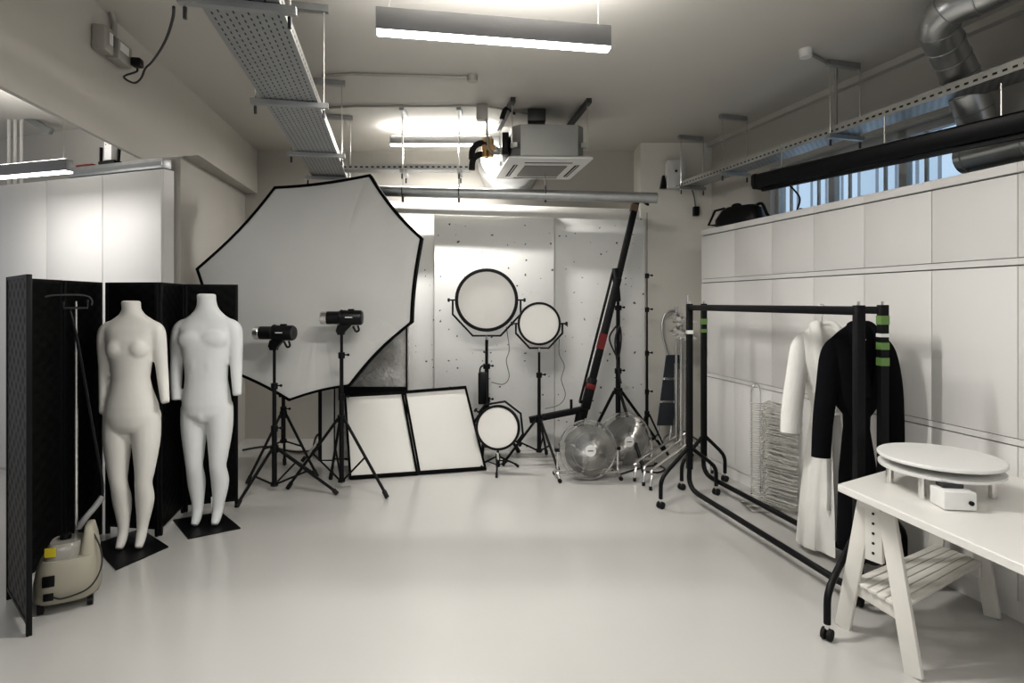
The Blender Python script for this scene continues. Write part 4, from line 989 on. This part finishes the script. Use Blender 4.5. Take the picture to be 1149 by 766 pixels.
for i, j in ((0, 3), (1, 2)):
    p, q = qa[i], qa[j]; d = (q-p).normalized()
    ch = MB().bar(p-d*.06+V(0, 0, CEIL-.022), q+d*.06+V(0, 0, CEIL-.022), .042, .042).build('ceiling_channel', M['darkgrey'], t, world=True)
    for e in (p, q):
        MB().cyl(e+V(0, 0, 2.93), e+V(0, 0, CEIL-.04), .006, n=8).build('hanging_rod', M['chrome'], t, world=True)
        MB().box(e.lerp(ctr, .06)+V(0, 0, 2.96), (.06, .04, .04)).build('mounting_lug', M['ac'], t, world=True)
pa = qs(.86, 0); sd = pa[0].lerp(pa[3], .35)
MB().box(V(sd.x-.03, sd.y, 3.0), (.06, .3, .2), bev=.01).build('pipe_cover', M['blackplastic'], t, world=True)
vp = P(548, 166, 5.1)
v_ = MB().cyl(vp+V(-.03, 0, -.08), vp+V(-.03, 0, .08), .026, n=12); v_.cyl(vp+V(.02, 0, -.08), vp+V(.02, 0, .08), .026, n=12); v_.box(vp, (.12, .05, .05), bev=.01); v_.build('brass_valve', M['copper'], t, world=True)
for dy, dz in ((0, .03), (.03, -.06)):
    MB().tube(smooth([vp+V(0, dy, dz), vp+V(-.08, dy, dz+.01), vp+V(-.14, dy, dz-.04), vp+V(-.15, dy, dz-.13)], 5), .028, 12).build('insulated_pipe', M['rubber'], t, world=True)
MB().tube(smooth([vp+V(.04, 0, .0), V(sd.x-.1, sd.y, 2.97), V(sd.x-.02, sd.y, 2.98)], 5), .03, 12).build('insulated_pipe', M['whiteplastic'], t, world=True)
MB().box(P(602, 131, 5.2), (.16, .12, .11), bev=.006).build('control_box', M['darkgrey'], t, world=True)
MB().tube(smooth([P(578, 128, 5.0), P(568, 122, 5.0), P(563, 134, 5.0)], 4), [.012]*4+[.022]*5, 8).build('cable_gland', M['blackplastic'], t, world=True)

# ------------------------------------------------------------------ black roller screen case
p0, p1 = P(851, 205, 4.56), P(1170, 134, 2.98)
t = thing('screen_case', 'long black roller screen case hung under the window side cable tray', 'screen case', p0)
u = (p1-p0).normalized(); sd = u.cross(V(0, 0, 1)).normalized()
sec = [(-.05, -.05), (.05, -.05), (.068, -.02), (.068, .045), (.05, .06), (-.05, .06), (-.068, .045), (-.068, -.02)]
MB().loft([[p+sd*a+V(0, 0, b) for a, b in sec] for p in (p0, p1)]).build('case', M['blackplastic'], t, world=True)
MB().bar(p0+V(0, 0, -.065)+u*.04, p1+V(0, 0, -.065), .03, .022).build('bottom_bar', M['black'], t, world=True)
MB().loft([[p+sd*a*1.08+V(0, 0, b*1.08) for a, b in sec] for p in (p0-u*.01, p0+u*.02)]).build('end_cap', M['blackplastic'], t, world=True)
for z in (.12, .55, .9):
    p = p0.lerp(p1, z); MB().cyl(p+V(0, 0, .05), V(p.x, p.y, 2.80), .005, n=6).build('hanging_rod', M['chrome'], t, world=True)

# ------------------------------------------------------------------ small things on walls, trays, cupboard tops
bx = face_x(4.0)
def beam_pt(px, py):
    Y = 1.909/((CX-px)/FP-.159); return P(px, py, Y)
bu = V(-.157, .9876, 0); bn = V(.9876, .157, 0); brz = math.atan2(bu.y, bu.x)
b1, b2 = beam_pt(107, 44), beam_pt(124, 58)
t = thing('switch_box', 'grey metal switch box with white rocker on the beam, beside the socket box', 'switch', b1, brz)
MB().box((0, -.04, 0), (.10, .075, .15), bev=.012).build('box', M['conduit'], t); MB().box((.012, -.079, .01), (.035, .008, .07), bev=.002).build('rocker', M['whiteplastic'], t); MB().box((.034, -.08, .01), (.01, .006, .066)).build('rocker_slot', M['gap'], t)
t = thing('socket_box', 'grey metal socket box with black plug on the beam', 'socket', b2, brz)
MB().box((0.02, -.04, 0), (.17, .075, .13), bev=.012).build('box', M['conduit'], t); MB().box((.0, -.079, .02), (.10, .006, .05), bev=.002).build('socket_face', M['whiteplastic'], t)
MB().box((.10, -.105, -.02), (.06, .06, .055), bev=.012).build('plug', M['blackplastic'], t)
t = thing('conduit', 'curved grey conduit rising from the socket box to the ceiling', 'conduit', b2, 0, 'grey conduits on the ceiling')
e0 = beam_pt(121, 42)+bn*.03; MB().tube(smooth([e0, beam_pt(122, 25)+bn*.03, beam_pt(118, 10)+bn*.03, beam_pt(108, -3)+bn*.03, beam_pt(92, -14)+bn*.03], 5), .016, 10).build('conduit_tube', M['conduit'], t, world=True)
pl = beam_pt(136, 74)+bn*.09
tag(MB().tube(smooth([pl, pl+V(.0, 0, -.03)]+[P(x, y, z) for x, y, z in ((139, 86, 3.5), (150, 93, 3.45), (158, 88, 3.38), (163, 77, 3.3), (170, 70, 3.2), (180, 56, 2.95), (188, 40, 2.7), (194, 20, 2.45), (195, 8, 2.3))], 5), .006, 6).build('power_cable', M['cord']), 'black cable sagging from the plug to the wide cable tray', 'cable')
# right: white box and black sensor, black case on top of the cupboards
p = P(757, 200, 6.23); p.z = 2.83+.18; t = thing('junction_panel', 'white electrical panel box with a dark dot beside the window side cable tray', 'panel box', p+V(0, 0, -.18), .0)
MB().box((0, 0, .15), (.19, .12, .30), bev=.006).build('box', M['whiteplastic'], t); MB().lathe([(.014, 0), (.012, .006)], (0, -.06, .18), (0, -1, 0), 12).build('indicator', M['gap'], t); MB().prism([(-.16, -.03, .0), (-.09, -.03, .0), (-.115, -.03, .14), (-.135, -.03, .14)], (0, .05, 0)).build('side_clip', M['blackplastic'], t)
p = P(782, 236.5, 6.24); t = thing('wall_sensor', 'small black box on the back wall by the cupboard top', 'sensor', p)
MB().box((0, .03, 0), (.06, .06, .10), bev=.005).build('box', M['blackplastic'], t)
MB().tube(smooth([(0, .05, .05), (-.02, .06, .2), (-.08, .06, .32)], 4), .006, 6).build('wire', M['cordgrey'], t)
ct = 2.299
p = P(830, 245, 5.22); p.z = ct
t = thing('equipment_case', 'black padded equipment bag with angular carry frame on top of the cupboards', 'bag', p, -.9)
g = MB().loft([sect(0, -.22, .22, -.10, .10, 4), sect(.06, -.22, .22, -.10, .10, 4), sect(.14, -.17, .20, -.08, .08, 3), sect(.17, -.12, .15, -.05, .05, 3)]); g.build('bag_body', M['blackplastic'], t)
MB().tube([(-.22, 0, .02), (-.32, 0, .03), (-.25, 0, .16), (-.15, 0, .17)], .012, 8).build('carry_frame', M['blackplastic'], t)
MB().tube(smooth([(.14, 0, .15), (.2, .02, .17), (.27, .0, .05), (.36, -.02, .015)], 4), .014, 8).build('strap', M['blackplastic'], t)
MB().ell((-.02, -.02, .175), (.05, .03, .025)).build('buckle', M['blackplastic'], t)
pts = []
for i, (x, z) in enumerate(((890, .03), (900, .012), (930, .012), (960, .02), (1000, .012), (1040, .02), (1075, .012), (1120, .02))):
    zz = 3.207/((x-CX)/FP+.24); zz += .12; pts.append(V(cab_x(zz)+.14, zz, ct+z))
tag(MB().tube(smooth(pts, 5), .008, 6).build('loose_cable', M['cord']), 'black cable lying along the cupboard tops below the windows', 'cable')
tag(MB().tube(smooth([P(884, 206, 4.9), P(897, 221, 4.75), V(cab_x(4.55)+.16, 4.55, ct+.03)], 5), .008, 6).build('hanging_cable', M['cord']), 'short black cable dropping from the screen case to the cupboard top', 'cable')
# side room: things on top of the cupboards
def on_top(px, y_): return P(px, y_, 1)
def lz(px):   # depth of the cupboard front under this pixel
    a = (px-CX)/FP; return (-2.92+2.859*4.75)/(a+2.859)
tz0 = 2.712
pa_, pb_ = lr-lu*1.15+V(0, 0, tz0), lr+V(0, 0, tz0)
t = thing('cable_trunking', 'grey metal trunking along the top edge of the side room cupboards', 'trunking', (pa_+pb_)/2, lrz)
MB().box((0, .05, .045), (1.15, .09, .085), bev=.004).build('trunking_body', M['zinc'], t); MB().box((0, .002, .04), (1.15, .006, .03)).build('trunking_lid', M['ac'], t)
def top_at(px, d=.05): 
    z = lz(px); return V((px-CX)*z/FP, z+d, tz0+.088)
p = top_at(119); t = thing('desk_stand', 'black bracket stand holding a white box on the side room trunking', 'stand', p, lrz)
s_ = MB().tube([(-.11, 0, .16), (-.115, 0, .012), (.10, 0, .012), (.115, 0, .17)], .014, 8); s_.box((0, 0, .016), (.2, .08, .03), bev=.01); s_.build('bracket', M['blackplastic'], t)
p2 = V(p.x, p.y, p.z+.032); t = thing('white_box', 'white box with two screw dots between the arms of the black bracket', 'box', p2, lrz)
MB().box((0.01, .0, .10), (.09, .06, .19), bev=.004).build('box_body', M['whiteplastic'], t); k_ = MB(); k_.ell((-.012, -.03, .14), (.006, .004, .006)); k_.ell((.03, -.03, .14), (.006, .004, .006)); k_.build('screw', M['darkgrey'], t)
p = top_at(92); tag(MB().box((0, 0, .012), (.2, .05, .022), bev=.004).build('red_strip', M['red'], loc=p, rz=lrz), 'red strip lying on the side room trunking beside the black bracket', 'strip')
# pipes in the side room
for i, (x, lab) in enumerate([(10, 'thin white pipe dropping from the side room ceiling, outermost'), (17, 'thin white pipe dropping from the side room ceiling, in the middle'), (24, 'thin white pipe bending into a grey valve below the side room ceiling')]):
    Y = 5.5
    pts = [V(P(x, 140, Y).x, Y, 2.712), P(x, 140, Y)]+smooth([P(x, 138, Y), P(x+2, 132, Y), P(x+8, 131, Y)], 3)
    if i < 2: pts = [V(P(x, 140, Y).x, Y, 2.712), V(P(x, 140, Y).x, Y, CEIL)]
    t = thing('drop_pipe', lab, 'pipe', V(P(x, 140, Y).x, Y, 2.712), 0, 'thin pipes in the side room')
    MB().tube(pts, .014, 8).build('pipe_tube', M['pipewhite'], t, world=True)
    if i == 2: MB().bar(P(30, 132, Y), P(58, 148, Y), .05, .06, bev=.01).build('valve_body', M['ac'], t, world=True)
